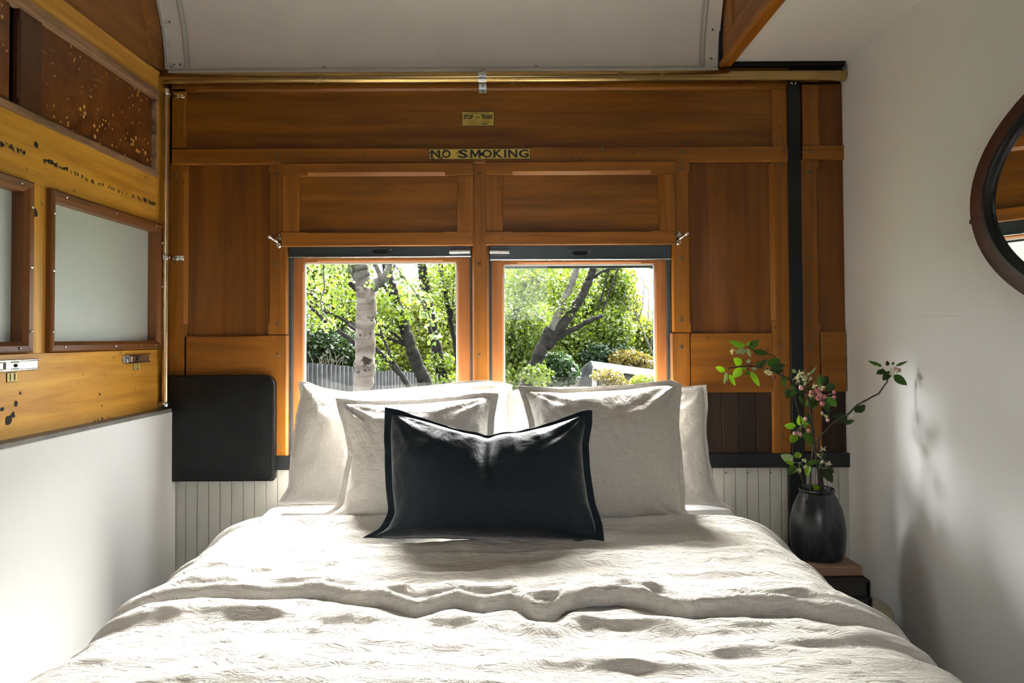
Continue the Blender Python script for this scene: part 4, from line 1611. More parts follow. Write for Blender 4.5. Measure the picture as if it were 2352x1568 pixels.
def bud(parent, px, py, r=.0062, mat=None, sx_=None, sy_=None, dep=None):
    dep = dep or DP - .02
    p = onY(px, py, dep)
    m_ = MB().ball(p, r, r, r * 1.15, 10, 8)
    o = m_.build('bud', mat or budm, parent, smooth='all')
    if sx_ is not None:
        q = onY(sx_, sy_, dep + .01)
        MB().tube([q, q.lerp(p, .5) + Vector((0, -.003, .003)), p], [.0011, .0009, .0013], 6).build('stalk', stalkm, o, smooth=True)
    return o


def blossom(parent, px, py, r=.010, dep=None, sx_=None, sy_=None):
    dep = dep or DP - .02
    p = onY(px, py, dep)
    m_ = MB()
    v, f = [], []
    for k in range(6):
        dr = Vector((rb.uniform(-1, 1), rb.uniform(-1, .3), rb.uniform(-1, 1))).normalized()
        s_ = dr.orthogonal().normalized()
        nn = dr.cross(s_)
        L, W = r * rb.uniform(.7, 1.2), r * rb.uniform(.25, .5)
        n_ = len(v)
        v += [p, p + dr * L * .5 + s_ * W + nn * W * .3, p + dr * L, p + dr * L * .5 - s_ * W + nn * W * .3]
        f.append((n_, n_ + 1, n_ + 2, n_ + 3))
    o = obj('blossom', v, f, petal, parent)
    sm_ = MB()
    for k in range(7):
        dr = Vector((rb.uniform(-1, 1), rb.uniform(-1, .2), rb.uniform(-1, 1))).normalized()
        sm_.tube([p, p + dr * r * 1.2], .0005, 4)
    sm_.build('stamens', petal, o)
    if sx_ is not None:
        q = onY(sx_, sy_, dep + .01)
        MB().tube([q, q.lerp(p, .5) + Vector((0, -.002, -.003)), p], .0010, 6).build('stalk', stalkm, o, smooth=True)
    return o


def stem(parent, pts, r0, r1, dep0, dep1, name='stem'):
    n_ = len(pts)
    P3 = [onY(x, y, dep0 + (dep1 - dep0) * k / (n_ - 1)) for k, (x, y) in enumerate(pts)]
    # subdivide for a knotty run
    Q, R2 = [], []
    for k in range(n_ - 1):
        for s_ in range(4):
            q = s_ / 4
            Q.append(P3[k].lerp(P3[k + 1], q) + Vector((rb.uniform(-1, 1), rb.uniform(-1, 1), rb.uniform(-1, 1))) * .0007)
            f_ = (k + q) / (n_ - 1)
            R2.append((r0 + (r1 - r0) * f_) * (1 + (.22 if rb.random() < .12 else 0)))
    Q.append(P3[-1]); R2.append(r1)
    return MB().tube(Q, R2, 9).build(name, twig, parent, smooth=True)


vz = VC + Vector((0, 0, .02))
br1 = thing('blossom_branch', vz + Vector((.012, 0, 0)), 'tallest apple blossom branch in the vase, arching left over the pillow', 'branch', 'branches in the vase')
stem(br1, [(1880, 1280), (1884, 1200), (1884, 1135), (1881, 1094), (1877, 1052), (1870, 1018), (1866, 985), (1863, 950), (1861, 925), (1852, 905), (1838, 884), (1815, 872), (1795, 862), (1770, 850), (1740, 842), (1705, 840), (1672, 846)], .0050, .0020, DP, DP - .06)
stem(br1, [(1800, 862), (1790, 835), (1780, 818), (1765, 813), (1735, 806), (1716, 796)], .0017, .0012, DP - .05, DP - .05, 'twig')
stem(br1, [(1861, 925), (1872, 905), (1886, 888), (1893, 870)], .002, .0012, DP - .01, DP - .03, 'twig')
L1 = [(1712, 794, 1674, 783, 17, leaf_b), (1713, 791, 1729, 789, 12, leaf_b), (1721, 798, 1743, 781, 17, leaf_g), (1730, 806, 1766, 812, 15, leaf_g), (1703, 838, 1681, 821, 20, leaf_b), (1666, 851, 1640, 844, 16, leaf_b),
      (1668, 854, 1661, 883, 8, leaf_s), (1670, 856, 1671, 876, 5, leaf_s), (1675, 860, 1689, 886, 13, leaf_b), (1703, 845, 1684, 867, 22, leaf_b), (1723, 853, 1747, 888, 15, leaf_b), (1724, 828, 1714, 832, 10, leaf_s),
      (1735, 833, 1750, 834, 12, leaf_g), (1726, 847, 1739, 845, 9, leaf_s), (1763, 838, 1792, 826, 22, leaf_g), (1770, 846, 1805, 838, 20, leaf_d), (1796, 868, 1802, 890, 11, leaf_g), (1795, 866, 1811, 874, 11, leaf_g),
      (1808, 892, 1810, 916, 14, leaf_g), (1813, 886, 1829, 894, 12, leaf_g), (1829, 898, 1816, 910, 11, leaf_g), (1834, 893, 1842, 906, 10, leaf_d), (1836, 908, 1844, 929, 12, leaf_d), (1885, 887, 1879, 858, 20, leaf_g),
      (1888, 885, 1902, 862, 18, leaf_d), (1895, 890, 1920, 886, 21, leaf_d), (1899, 912, 1925, 934, 20, leaf_g), (1893, 918, 1901, 948, 19, leaf_g), (1877, 916, 1859, 943, 21, leaf_g), (1867, 913, 1850, 933, 17, leaf_g),
      (1868, 895, 1850, 892, 11, leaf_d), (1835, 885, 1847, 876, 11, leaf_d), (1822, 880, 1834, 884, 10, leaf_d), (1860, 860, 1875, 841, 6, leaf_s), (1828, 856, 1819, 846, 11, leaf_s), (1716, 800, 1724, 820, 10, leaf_s),
      (1710, 800, 1690, 812, 12, leaf_s), (1716, 803, 1703, 815, 8, leaf_s), (1725, 855, 1710, 860, 10, leaf_g), (1700, 842, 1716, 850, 9, leaf_b), (1859, 974, 1856, 947, 15, leaf_d), (1858, 884, 1840, 872, 12, leaf_d), (1745, 842, 1762, 826, 14, leaf_d), (1780, 854, 1800, 848, 12, leaf_d)]
for a in L1: leaf(br1, *a[:5], a[5], DP - .05 + rb.uniform(-.02, .02) if a[0] < 1800 else DP - .02 + rb.uniform(-.02, .02))
for a in [(1834, 861), (1832, 874), (1844, 868), (1869, 886), (1886, 891), (1860, 905), (1829, 866), (1838, 856), (1760, 852), (1766, 856), (1684, 806)]: blossom(br1, *a, r=.011, dep=DP - .05)
for a in [(1850, 866), (1856, 858), (1862, 868), (1848, 880)]: blossom(br1, *a, r=.006, dep=DP - .05, sx_=1846, sy_=884)
for px, py, m_ in [(1864, 901, budm), (1877, 897, budm), (1883, 906, budp), (1879, 914, budm), (1892, 911, budm), (1889, 927, budm), (1916, 901, budm), (1916, 912, budm), (1840, 890, budp)]:
    bud(br1, px, py, .0066 if px < 1900 else .005, m_, 1882 if px > 1850 else 1836, 918 if px > 1850 else 884, DP - .055)
for px, py in [(1717, 848), (1721, 836), (1726, 835), (1779, 866)]: bud(br1, px, py, .004, budr, None, None, DP - .06)

br2 = thing('blossom_branch', vz + Vector((-.012, 0, 0)), 'short apple branch at the left of the vase, leaf rosettes facing left', 'branch', 'branches in the vase')
stem(br2, [(1864, 1280), (1861, 1200), (1861, 1136), (1861, 1094), (1864, 1059), (1867, 1030), (1862, 1012), (1855, 1000), (1842, 978)], .0036, .0016, DP - .02, DP - .03)
stem(br2, [(1856, 1200), (1850, 1134), (1843, 1105), (1837, 1086), (1834, 1064)], .0019, .0012, DP - .035, DP - .035, 'twig')
stem(br2, [(1824, 909), (1830, 932), (1836, 956), (1840, 975)], .0014, .0014, DP - .03, DP - .03, 'twig')
L2 = [(1839, 977, 1834, 953, 19, leaf_b), (1828, 979, 1795, 975, 17, leaf_b), (1845, 976, 1858, 973, 13, leaf_b), (1829, 995, 1815, 1018, 20, leaf_b), (1840, 994, 1842, 1006, 13, leaf_g), (1847, 992, 1871, 1018, 21, leaf_g),
      (1822, 1056, 1791, 1043, 22, leaf_s), (1824, 1063, 1798, 1058, 13, leaf_b), (1835, 1052, 1832, 1037, 20, leaf_b), (1829, 1070, 1808, 1090, 20, leaf_g), (1859, 1069, 1849, 1094, 17, leaf_b), (1853, 1064, 1881, 1058, 13, leaf_g), (1858, 1018, 1857, 1026, 7, leaf_g)]
for a in L2: leaf(br2, *a[:5], a[5], DP - .045 + rb.uniform(-.015, .015))
for px, py, qx, qy in [(1850, 962, 1840, 978), (1856, 989, 1843, 979), (1825, 995, 1838, 980), (1833, 995, 1840, 980), (1838, 997, 1840, 980)]: bud(br2, px, py, .0052, budp, qx, qy, DP - .06)
for px, py in [(1847, 1056), (1850, 1070), (1836, 1080), (1816, 1057)]: blossom(br2, px, py, .0075, DP - .06, 1835, 1062)

br3 = thing('blossom_branch', vz + Vector((.024, 0, 0)), 'long thin apple branch in the vase reaching right in front of the white wall', 'branch', 'branches in the vase')
stem(br3, [(1890, 1280), (1892, 1200), (1890, 1135), (1888, 1090), (1884, 1050), (1878, 1015), (1882, 1002), (1892, 993), (1913, 972), (1947, 951), (1970, 929), (1992, 917), (2018, 903), (2037, 878), (2040, 862), (2042, 852)], .0036, .0017, DP + .01, DP - .10)
L3 = [(1892, 1075, 1910, 1107, 24, leaf_d), (1902, 1070, 1913, 1086, 12, leaf_d), (1890, 1052, 1896, 1040, 12, leaf_d), (1881, 1124, 1865, 1113, 15, leaf_b), (1885, 1132, 1896, 1137, 10, leaf_g), (1884, 1133, 1877, 1140, 10, leaf_g), (1884, 1058, 1881, 1078, 13, leaf_d),
      (1947, 957, 1915, 957, 17, leaf_d), (1946, 960, 1926, 972, 13, leaf_d), (1938, 971, 1963, 966, 13, leaf_d), (1964, 946, 1991, 932, 22, leaf_d), (2026, 841, 1991, 828, 9, leaf_g), (2057, 840, 2081, 828, 7, leaf_g), (2053, 861, 2080, 884, 20, leaf_g),
      (2044, 853, 2028, 874, 17, leaf_d), (2033, 850, 2011, 858, 17, leaf_d), (2039, 840, 2037, 828, 9, leaf_d), (2050, 838, 2052, 830, 6, leaf_g)]
for a in L3:
    dd = DP - .02 if a[0] < 1905 else DP - .06 if a[0] < 1990 else DP - .10
    leaf(br3, *a[:5], a[5], dd + rb.uniform(-.012, .012))
for px, py, r in [(1890, 1031, .010), (1879, 1044, .009), (1903, 1063, .009), (1886, 1060, .007), (1898, 1066, .006)]: blossom(br3, px, py, r, DP - .03, 1886, 1052)
for px, py, r in [(2049, 851, .011), (2059, 847, .010), (2046, 861, .008), (2018, 844, .008), (2064, 852, .008), (1954, 955, .006), (1898, 955, .007), (1887, 948, .006)]: blossom(br3, px, py, r, DP - .11 if px > 1990 else DP - .05)
for px, py in [(2056, 846), (2066, 849)]: bud(br3, px, py, .004, budp, None, None, DP - .115)
bud(br3, 1901, 964, .005, budp, 1890, 950, DP - .05)
# ------------------------------------------------------------------ outside
GZ = -1.1
gm, t, b = newmat('rough_grass')
v = coords(t, (1, 1, 1), False)
g = noise_n(t, v, 1.5, 6, .7)
t.links.new(ramp(t, g, [(.35, (.012, .025, .006)), (.65, (.03, .05, .012))]), b.inputs['Base Color'])
b.inputs['Roughness'].default_value = .9
shell('ground', MB().box(-40, 40, WT + .6, 70, GZ - .2, GZ), gm, 'grassy ground outside the windows', 'ground')

rng = np.random.default_rng(5)


def leaf_cloud(name, blobs, n, size, mat, parent, droop=.3):
    n = int(n * 1.6)
    """n small bent leaves scattered in ellipsoid blobs [(centre, radii, weight)]"""
    w = np.array([b_[2] for b_ in blobs], float)
    idx = rng.choice(len(blobs), n, p=w / w.sum())
    C = np.array([b_[0] for b_ in blobs])[idx]
    R = np.array([b_[1] for b_ in blobs])[idx]
    d = rng.normal(size=(n, 3)); d /= np.linalg.norm(d, axis=1)[:, None]
    r = rng.random(n) ** .45
    P = C + d * R * r[:, None]
    ax = rng.normal(size=(n, 3)); ax[:, 2] -= droop; ax /= np.linalg.norm(ax, axis=1)[:, None]
    o = rng.normal(size=(n, 3)); sd = np.cross(ax, o); sd /= np.linalg.norm(sd, axis=1)[:, None]
    nn = np.cross(ax, sd)
    L = size * .78 * rng.uniform(.6, 1.3, n)[:, None]
    W = L * .33
    V = np.empty((n, 5, 3))
    V[:, 0] = P - ax * L * .5
    V[:, 1] = P + sd * W - nn * W * .3
    V[:, 2] = P + ax * L * .5
    V[:, 3] = P - sd * W - nn * W * .3
    V[:, 4] = P
    V = V.reshape(-1, 3)
    off = np.array(worldloc(parent)) if parent else np.zeros(3)
    V = V - off
    k = np.arange(n)[:, None] * 5
    T = np.concatenate([k + np.array([0, 1, 2]), k + np.array([0, 2, 3])], 1).reshape(-1, 3)
    me = bpy.data.meshes.new(name)
    me.vertices.add(len(V)); me.vertices.foreach_set('co', V.ravel())
    me.loops.add(T.size); me.loops.foreach_set('vertex_index', T.ravel().astype(np.int32))
    me.polygons.add(len(T))
    me.polygons.foreach_set('loop_start', np.arange(0, T.size, 3, dtype=np.int32))
    me.update(calc_edges=True)
    me.validate()
    me.materials.append(mat)
    o = bpy.data.objects.new(name, me)
    COL.objects.link(o)
    if parent: o.parent = parent
    return o


def blob(px, py, dep, rx, ry, rz, w=1.0):
    """ellipsoid centred where the photograph shows it; radii in metres"""
    p = onY(px, py, dep)
    return ((p.x, p.y, p.z), (rx, ry, rz), w)


lf1 = leafmat('spring_leaf', [(.06, .10, .012), (.10, .155, .018), (.15, .21, .025), (.22, .27, .035)], .45)
lf2 = leafmat('yellow_green_leaf', [(.13, .17, .02), (.20, .25, .03), (.28, .32, .05), (.16, .20, .025)], .45)
lf3 = leafmat('deep_green_leaf', [(.012, .032, .010), (.022, .05, .014), (.04, .075, .02)], .3)
lf4 = leafmat('blue_green_leaf', [(.02, .05, .022), (.035, .075, .032), (.06, .10, .045)], .3)
lf5 = leafmat('rusty_leaf', [(.14, .11, .02), (.20, .15, .03), (.16, .13, .04)], .4)
barkd = bark('dark_bark', (.003, .0027, .0025), (.008, .007, .006), (.03, .03, .027), .72, (1, 1, .5), 14)
birch_m = bark('birch_bark', (.034, .027, .0225), (.064, .055, .048), (.007, .005, .004), .545, (1, 1, 3.2), 6)
lich_m = bark('lichen_bark', (.018, .016, .014), (.045, .043, .037), (.02, .018, .015), .58, (1, 1, 1), 10)


def tpath(pts, dep0, dep1=None):
    dep1 = dep1 if dep1 is not None else dep0
    return [onY(x, y, dep0 + (dep1 - dep0) * k / max(1, len(pts) - 1)) for k, (x, y) in enumerate(pts)]


def limb(pts, wpx0, wpx1, dep0, dep1=None, mb=None, to_ground=False, jit=.006, n=12):
    P3 = tpath(pts, dep0, dep1)
    if to_ground:
        a, b_ = P3[0], P3[1]
        dr = (a - b_).normalized()
        k = (GZ - .05 - a.z) / dr.z
        P3 = [a + dr * k] + P3
    Q, R2 = [], []
    n_ = len(P3)
    for k in range(n_ - 1):
        for s_ in range(6):
            q = s_ / 6
            Q.append(P3[k].lerp(P3[k + 1], q) + Vector([rb.uniform(-1, 1) * jit for _ in range(3)]))
            f_ = (k + q) / (n_ - 1)
            R2.append((wpx0 + (wpx1 - wpx0) * f_) / 2 / F * dep0 * rb.uniform(.92, 1.1))
    Q.append(P3[-1]); R2.append(wpx1 / 2 / F * dep0)
    return (mb or MB()).tube(Q, R2, n)


def tree(label, dep, base_px, parts, group='trees outside'):
    p = onY(*base_px, dep)
    return thing('tree', (p.x, dep, GZ), label, 'tree', group)


# birch close to the left window
DB = 4.6
T_ = tree('pale birch tree with knotted bark just outside the left window', DB, (836, 890), None)
mb = limb([(834, 905), (838, 850), (838, 800), (840, 740), (842, 690), (838, 655)], 47, 44, DB, to_ground=True, jit=.003, n=20)
mb.build('trunk', birch_m, T_, smooth='all')
limb([(838, 665), (832, 640), (828, 610), (826, 580), (824, 520), (830, 420)], 40, 26, DB, n=16).build('limb', lich_m, T_, smooth='all')
limb([(832, 655), (816, 635), (806, 615), (799, 590), (790, 520), (780, 440)], 18, 12, DB).build('limb', lich_m, T_, smooth='all')
limb([(846, 665), (866, 650), (888, 634), (897, 612), (905, 590), (930, 500), (940, 420)], 28, 14, DB).build('limb', lich_m, T_, smooth='all')
limb([(876, 640), (866, 618), (860, 600), (855, 560)], 13, 8, DB).build('limb', lich_m, T_, smooth='all')
limb([(828, 668), (812, 658), (800, 650)], 18, 9, DB).build('limb', barkd, T_, smooth='all')
for px, py, r in [(852, 690, .024), (846, 842, .012), (821, 852, .015)]:
    p = onY(px, py, DB - .055)
    MB().ball(p, r, .010, r * .8, 12, 8).build('knot', lich_m, T_, smooth='all')
mb = limb([(742, 600), (745, 660), (736, 690), (738, 710), (752, 735), (765, 745)], 4, 2, DB - .1, jit=.002)
mb = limb([(900, 600), (930, 640), (960, 680), (985, 720), (992, 760), (1003, 785)], 4, 2, DB - .1, mb=mb, jit=.002)
mb.build('hanging_twig', lich_m, T_, smooth='all')
bl = [blob(740, 612, DB - .1, .22, .12, .10, 2), blob(775, 608, DB - .1, .12, .1, .06, 1.2), blob(755, 745, DB - .1, .06, .05, .05, .35), blob(740, 690, DB - .1, .04, .05, .04, .12),
      blob(935, 650, DB - .1, .09, .06, .07, .8), blob(960, 685, DB - .1, .09, .06, .06, .8), blob(985, 725, DB - .1, .06, .05, .08, .7), blob(1000, 775, DB - .1, .05, .05, .05, .5), blob(912, 620, DB - .1, .08, .06, .06, .5), blob(800, 480, DB, .8, .5, .15, 3), blob(850, 650, DB - .15, .04, .04, .04, .15)]
leaf_cloud('foliage', bl, 520, .042, leafmat('birch_leaf', [(.07, .13, .03), (.13, .20, .05), (.22, .30, .12), (.30, .36, .20)], .4), T_, .9)

# dark leaning trunks beyond
DA = 7.5
T_ = tree('dark trunk leaning left behind the birch, speckled white', DA, (975, 885), None)
limb([(985, 900), (972, 868), (958, 835), (945, 800), (933, 765), (922, 735), (912, 700), (902, 665), (893, 635), (885, 605), (870, 540)], 34, 17, DA, to_ground=True).build('trunk', barkd, T_, smooth='all')
mb = limb([(930, 792), (905, 782), (880, 772), (856, 766), (818, 752), (775, 712), (735, 690), (700, 666)], 9, 6, DA)
limb([(937, 795), (915, 775), (896, 760), (880, 750), (865, 742)], 8, 4, DA, mb=mb)
limb([(818, 790), (790, 768), (752, 745), (725, 715), (700, 690)], 12, 6, DA - .3, mb=mb)
limb([(818, 755), (790, 735), (762, 720), (740, 712), (712, 690)], 7, 4, DA - .3, mb=mb)
limb([(787, 768), (786, 730), (783, 690), (784, 640)], 3.5, 2, DA, mb=mb)
limb([(905, 680), (890, 665), (878, 655), (860, 668)], 16, 5, DA, mb=mb)
mb.build('branch', barkd, T_, smooth='all')
leaf_cloud('foliage', [blob(880, 700, DA, .25, .4, .2, 1), blob(905, 730, DA, .2, .3, .15, 1), blob(790, 670, DA - .2, .5, .5, .28, 2.5), blob(730, 720, DA, .3, .5, .2, 1), blob(900, 540, DA, .9, .8, .25, 2), blob(945, 795, DA, .06, .05, .05, .15)], 2400, .055, lf1, T_)
T_ = tree('thin pair of dark stems rising left from behind the fence at the birch', DA - 1, (935, 880), None)
limb([(945, 895), (920, 858), (895, 832), (870, 806), (845, 785), (800, 745)], 15, 7, DA - 1, to_ground=True).build('trunk', barkd, T_, smooth='all')
limb([(942, 890), (918, 855), (902, 828), (888, 795), (876, 762), (862, 735), (862, 700)], 9, 4, DA - 1).build('branch', barkd, T_, smooth='all')
leaf_cloud('foliage', [blob(885, 825, DA - 1, .1, .1, .08), blob(860, 760, DA - 1, .15, .15, .15)], 160, .045, lf1, T_)
DC = 8.5
T_ = tree('straight dark trunk in the right half of the left window', DC, (1010, 850), None)
limb([(1022, 880), (1012, 845), (1003, 800), (994, 755), (985, 710), (978, 670), (972, 630), (968, 600), (955, 520)], 25, 21, DC, to_ground=True).build('trunk', barkd, T_, smooth='all')
leaf_cloud('foliage', [blob(1010, 830, DC, .18, .2, .12, 1.2), blob(1022, 872, DC, .3, .3, .1, 1.2), blob(985, 640, DC, .2, .3, .25, .8), blob(975, 530, DC, 1.0, .8, .3, 2.5)], 1300, .055, lf1, T_)
T_ = tree('slim dark trunk nearest the mullion in the left window', DC + .6, (1045, 800), None)
limb([(1060, 870), (1050, 820), (1043, 775), (1033, 725), (1024, 680), (1016, 640), (1011, 600), (1000, 540)], 12, 11, DC + .6, to_ground=True).build('trunk', barkd, T_, smooth='all')
limb([(1038, 740), (1040, 700), (1042, 650), (1044, 600)], 4, 3, DC + .6).build('branch', barkd, T_, smooth='all')
leaf_cloud('foliage', [blob(1030, 650, DC + .6, .25, .3, .35, 1.5), blob(1040, 560, DC + .6, .7, .6, .3, 1.5), blob(1000, 720, DC + .6, .2, .3, .25, .5)], 1500, .055, lf1, T_)

# right window
DR = 7.0
T_ = tree('dark forked tree leaning right across the right window', DR, (1215, 880), None)
limb([(1200, 905), (1212, 878), (1226, 842), (1240, 808), (1256, 778), (1268, 755)], 34, 28, DR, to_ground=True).build('trunk', barkd, T_, smooth='all')
limb([(1258, 785), (1270, 755), (1280, 728), (1291, 700), (1304, 672), (1314, 648), (1323, 620), (1330, 595), (1350, 520)], 19, 13, DR).build('limb', lich_m, T_, smooth='all')
limb([(1255, 795), (1272, 772), (1294, 745), (1312, 718), (1330, 690), (1346, 662), (1358, 632), (1366, 605), (1380, 520)], 26, 15, DR).build('limb', barkd, T_, smooth='all')
mb = limb([(1270, 782), (1300, 764), (1325, 752), (1345, 741), (1365, 731), (1384, 725)], 14, 9, DR)
limb([(1360, 640), (1378, 626), (1400, 617), (1437, 612), (1470, 612), (1502, 615), (1540, 622)], 8, 3, DR, mb=mb)
limb([(1382, 714), (1393, 690), (1406, 655), (1420, 616)], 5, 4, DR, mb=mb)
limb([(1373, 710), (1382, 680), (1390, 650), (1398, 620)], 5, 3, DR, mb=mb)
mb.build('branch', barkd, T_, smooth='all')
leaf_cloud('foliage', [blob(1310, 690, DR + .3, .22, .12, .26, 1.0), blob(1235, 640, DR + .4, .36, .3, .25, 2.2), blob(1200, 640, DR + .2, .3, .4, .3, 2), blob(1300, 705, DR - .1, .10, .05, .10, .12), blob(1345, 640, DR + .3, .15, .2, .2, .5), blob(1330, 530, DR, 1.0, .6, .2, 2), blob(1235, 860, DR - .3, .15, .2, .1, .6)], 3200, .050, lf1, T_)
T_ = tree('leafy grey trunk at the left edge of the right window', DR + 1.5, (1195, 660), None)
limb([(1165, 900), (1172, 800), (1183, 720), (1192, 665), (1203, 610), (1215, 540)], 15, 13, DR + 1.5, to_ground=True).build('trunk', lich_m, T_, smooth='all')
leaf_cloud('foliage', [blob(1185, 720, DR + 1.5, .4, .5, .6, 2), blob(1230, 640, DR + 1.5, .4, .5, .3, 1.2), blob(1170, 560, DR + 1.5, .8, .6, .4, 2)], 3200, .055, lf1, T_)
T_ = tree('bare pale twiggy tree against the sky in the right window', 12, (1480, 800), None)
mb = limb([(1508, 830), (1490, 790), (1472, 750), (1458, 715), (1445, 690), (1435, 675)], 6, 3, 12, to_ground=True)
for a in ([(1480, 770), (1488, 735), (1490, 690), (1486, 640)], [(1465, 735), (1475, 705), (1480, 660), (1468, 620)], [(1495, 800), (1500, 760), (1499, 720), (1507, 680)], [(1460, 720), (1440, 705), (1420, 690)], [(1472, 750), (1450, 730), (1432, 725)]):
    limb(a, 3.2, 1.6, 12, mb=mb, jit=.01, n=6)
mb.build('trunk', lich_m, T_, smooth='all')
leaf_cloud('foliage', [blob(1480, 680, 12, .3, .3, .45, 1), blob(1470, 740, 12, .3, .3, .3, 1)], 330, .05, lf2, T_)

# bushes: each its own mound of leaves on a few stems
def bush(label, dep, blobs, n, size, mat, core, group='bushes behind the fence'):
    c = np.mean([b_[0] for b_ in blobs], axis=0)
    e = thing('bush', (c[0], dep, GZ), label, 'bush', group)
    leaf_cloud('foliage', blobs, n, size, mat, e)
    st = MB()
    for b_ in blobs[:7]:
        (x, y, z), (rx, ry, rz), w_ = b_
        if z > GZ + .1:
            st.tube([(c[0] + (x - c[0]) * .4, y, GZ - .02), (x, y, z - rz * .2)], [.05, .02], 7)
    st.build('stem', core, e, smooth='all')
    return e


DK = 9.3
bush('dark evergreen bush behind the rusty end of the fence', DK, [blob(745, 800, DK, .45, .4, .28, 2), blob(790, 805, DK, .3, .4, .22, 1.5), blob(715, 775, DK, .3, .4, .3, 1.5), blob(770, 850, DK, .6, .4, .3, 1.5)], 5200, .07, lf3, barkd)
bush('light green bush filling the left side of the left window', 10.5, [blob(710, 760, 10.5, .4, .5, .5, 2), blob(740, 680, 10.5, .6, .5, .5, 2.5), blob(700, 640, 10.5, .5, .5, .5, 2), blob(790, 700, 10.8, .5, .5, .45, 2), blob(770, 620, 10.5, .6, .5, .4, 2), blob(720, 550, 10.5, 1.0, .7, .35, 2)], 11000, .085, lf1, barkd)
bush('yellow green bush between the birch and the leaning trunks', 11.5, [blob(880, 800, 11.5, .4, .5, .5, 2), blob(925, 800, 12, .5, .5, .5, 2), blob(880, 730, 12, .5, .5, .4, 1.6), blob(915, 705, 12, .3, .5, .35, 1)], 6500, .085, lf2, barkd)
bush('yellow green bush behind the straight trunks by the mullion', 12.5, [blob(985, 800, 12.5, .6, .5, .5, 2), blob(1030, 830, 12, .5, .5, .5, 2), blob(1040, 740, 12.5, .5, .5, .5, 2), blob(960, 720, 12.5, .35, .5, .4, 1), blob(1050, 660, 12.5, .4, .5, .5, 1.5), blob(1000, 660, 12.5, .3, .5, .35, .8)], 9000, .085, lf2, barkd)
bush('bright bush at the foot of the leaning tree in the right window', 8.6, [blob(1185, 840, 8.6, .35, .4, .4, 2), blob(1200, 770, 8.6, .35, .4, .35, 2), blob(1175, 900, 8.2, .4, .4, .3, 1.6), blob(1240, 740, 9, .3, .4, .25, 1)], 6200, .062, lf1, barkd)
bush('blue-green glossy bush left of the shed roof', 9.0, [blob(1278, 845, 9, .24, .25, .2, 2), blob(1305, 858, 9, .14, .25, .14, 1), blob(1260, 875, 9, .2, .25, .16, 1)], 2600, .075, lf4, barkd)
bush('wide green tree mass behind the forked tree in the right window', 14, [blob(1300, 800, 14, .6, .6, .5, 2), blob(1350, 790, 14, .6, .6, .5, 2), blob(1400, 760, 14, .5, .6, .5, 2), blob(1330, 720, 14.5, .6, .6, .5, 2), blob(1380, 700, 14.5, .4, .6, .5, 1.5), blob(1420, 720, 14.5, .3, .6, .5, 1.5), blob(1290, 650, 14.5, .6, .6, .6, 2), blob(1420, 660, 14.5, .3, .5, .4, 1), blob(1395, 620, 14.5, .3, .5, .3, .6), blob(1230, 700, 14, .8, .6, .8, 2)], 17000, .10, lf1, barkd)
bush('pale yellowish tree beside the bare twigs in the right window', 15.5, [blob(1440, 700, 15.5, .3, .5, .5, 2), blob(1430, 640, 15.5, .3, .5, .3, 1), blob(1460, 760, 15.5, .5, .5, .4, 2), blob(1500, 770, 15.5, .4, .5, .3, 1.4), blob(1500, 830, 15.5, .5, .5, .4, 1.5)], 6000, .10, lf2, barkd)
bush('dull blue-green bushes above the shed roof ridge', 13.6, [blob(1370, 812, 13.6, .35, .4, .22, 2), blob(1420, 815, 13.6, .3, .4, .2, 1.2)], 2600, .085, lf4, barkd)
bush('rust-tinged bush rising behind the right end of the shed', 13.2, [blob(1440, 828, 13.2, .35, .3, .2, 2), blob(1470, 835, 13.2, .3, .3, .2, 1.5)], 1900, .08, lf5, barkd)
bush('small yellow-leaved bush in front of the shed wall', 10.6, [blob(1395, 862, 10.6, .26, .2, .10, 2), blob(1415, 885, 10.6, .26, .2, .12, 1.5)], 700, .06, lf5, barkd)
bush('pale green bush at the right end of the shed wall', 10.4, [blob(1480, 878, 10.4, .22, .2, .12, 2)], 650, .06, lf2, barkd)
bush('broad green bush left of the fence, seen only at a slant through the left window', 11, [blob(480, 780, 11, 1.0, .6, .7, 2), blob(560, 720, 11, 1.0, .6, .8, 2), blob(380, 760, 11, 1.0, .6, .8, 2), blob(300, 800, 11, .9, .6, .8, 2), blob(480, 660, 11, 1.2, .6, .5, 2)], 7000, .11, lf1, barkd)
# far wooded slope
hill = MB()
nx_, ny_ = 60, 8
hv, hf = [], []
for j in range(ny_ + 1):
    for i in range(nx_ + 1):
        x = -24 + 48 * i / nx_
        y = 22 + 10 * j / ny_
        top = 2.35 + .5 * noise.noise(Vector((x * .4, 0, 2))) - .055 * max(0, x - 1.5) * 3.2 + .2 * noise.noise(Vector((x * 1.7, 3, 2)))
        top += 2.4 * min(1, max(0, (-x - 4.6) / 3)) + 2.6 * min(1, max(0, (x - 6.5) / 3))
        top = max(top, .9)
        z = GZ + (top - GZ) * math.sin(j / ny_ * math.pi / 2)
        hv.append((x, y, z))
for j in range(ny_):
    for i in range(nx_):
        a = j * (nx_ + 1) + i
        hf.append((a, a + 1, a + nx_ + 2, a + nx_ + 1))
hm, t, b = newmat('wooded_slope')
v = coords(t, (1, 1, 1), False)
g = noise_n(t, v, 3.5, 8, .8)
t.links.new(ramp(t, g, [(.35, (.02, .035, .007)), (.5, (.045, .065, .012)), (.65, (.085, .10, .022))]), b.inputs['Base Color'])
b.inputs['Roughness'].default_value = .95
bump(t, b, g, 1.0, .25)
tag(obj('hillside', hv, hf, hm, None, smooth='all'), 'distant wooded slope closing the view outside both windows', 'hill', None, 'structure')

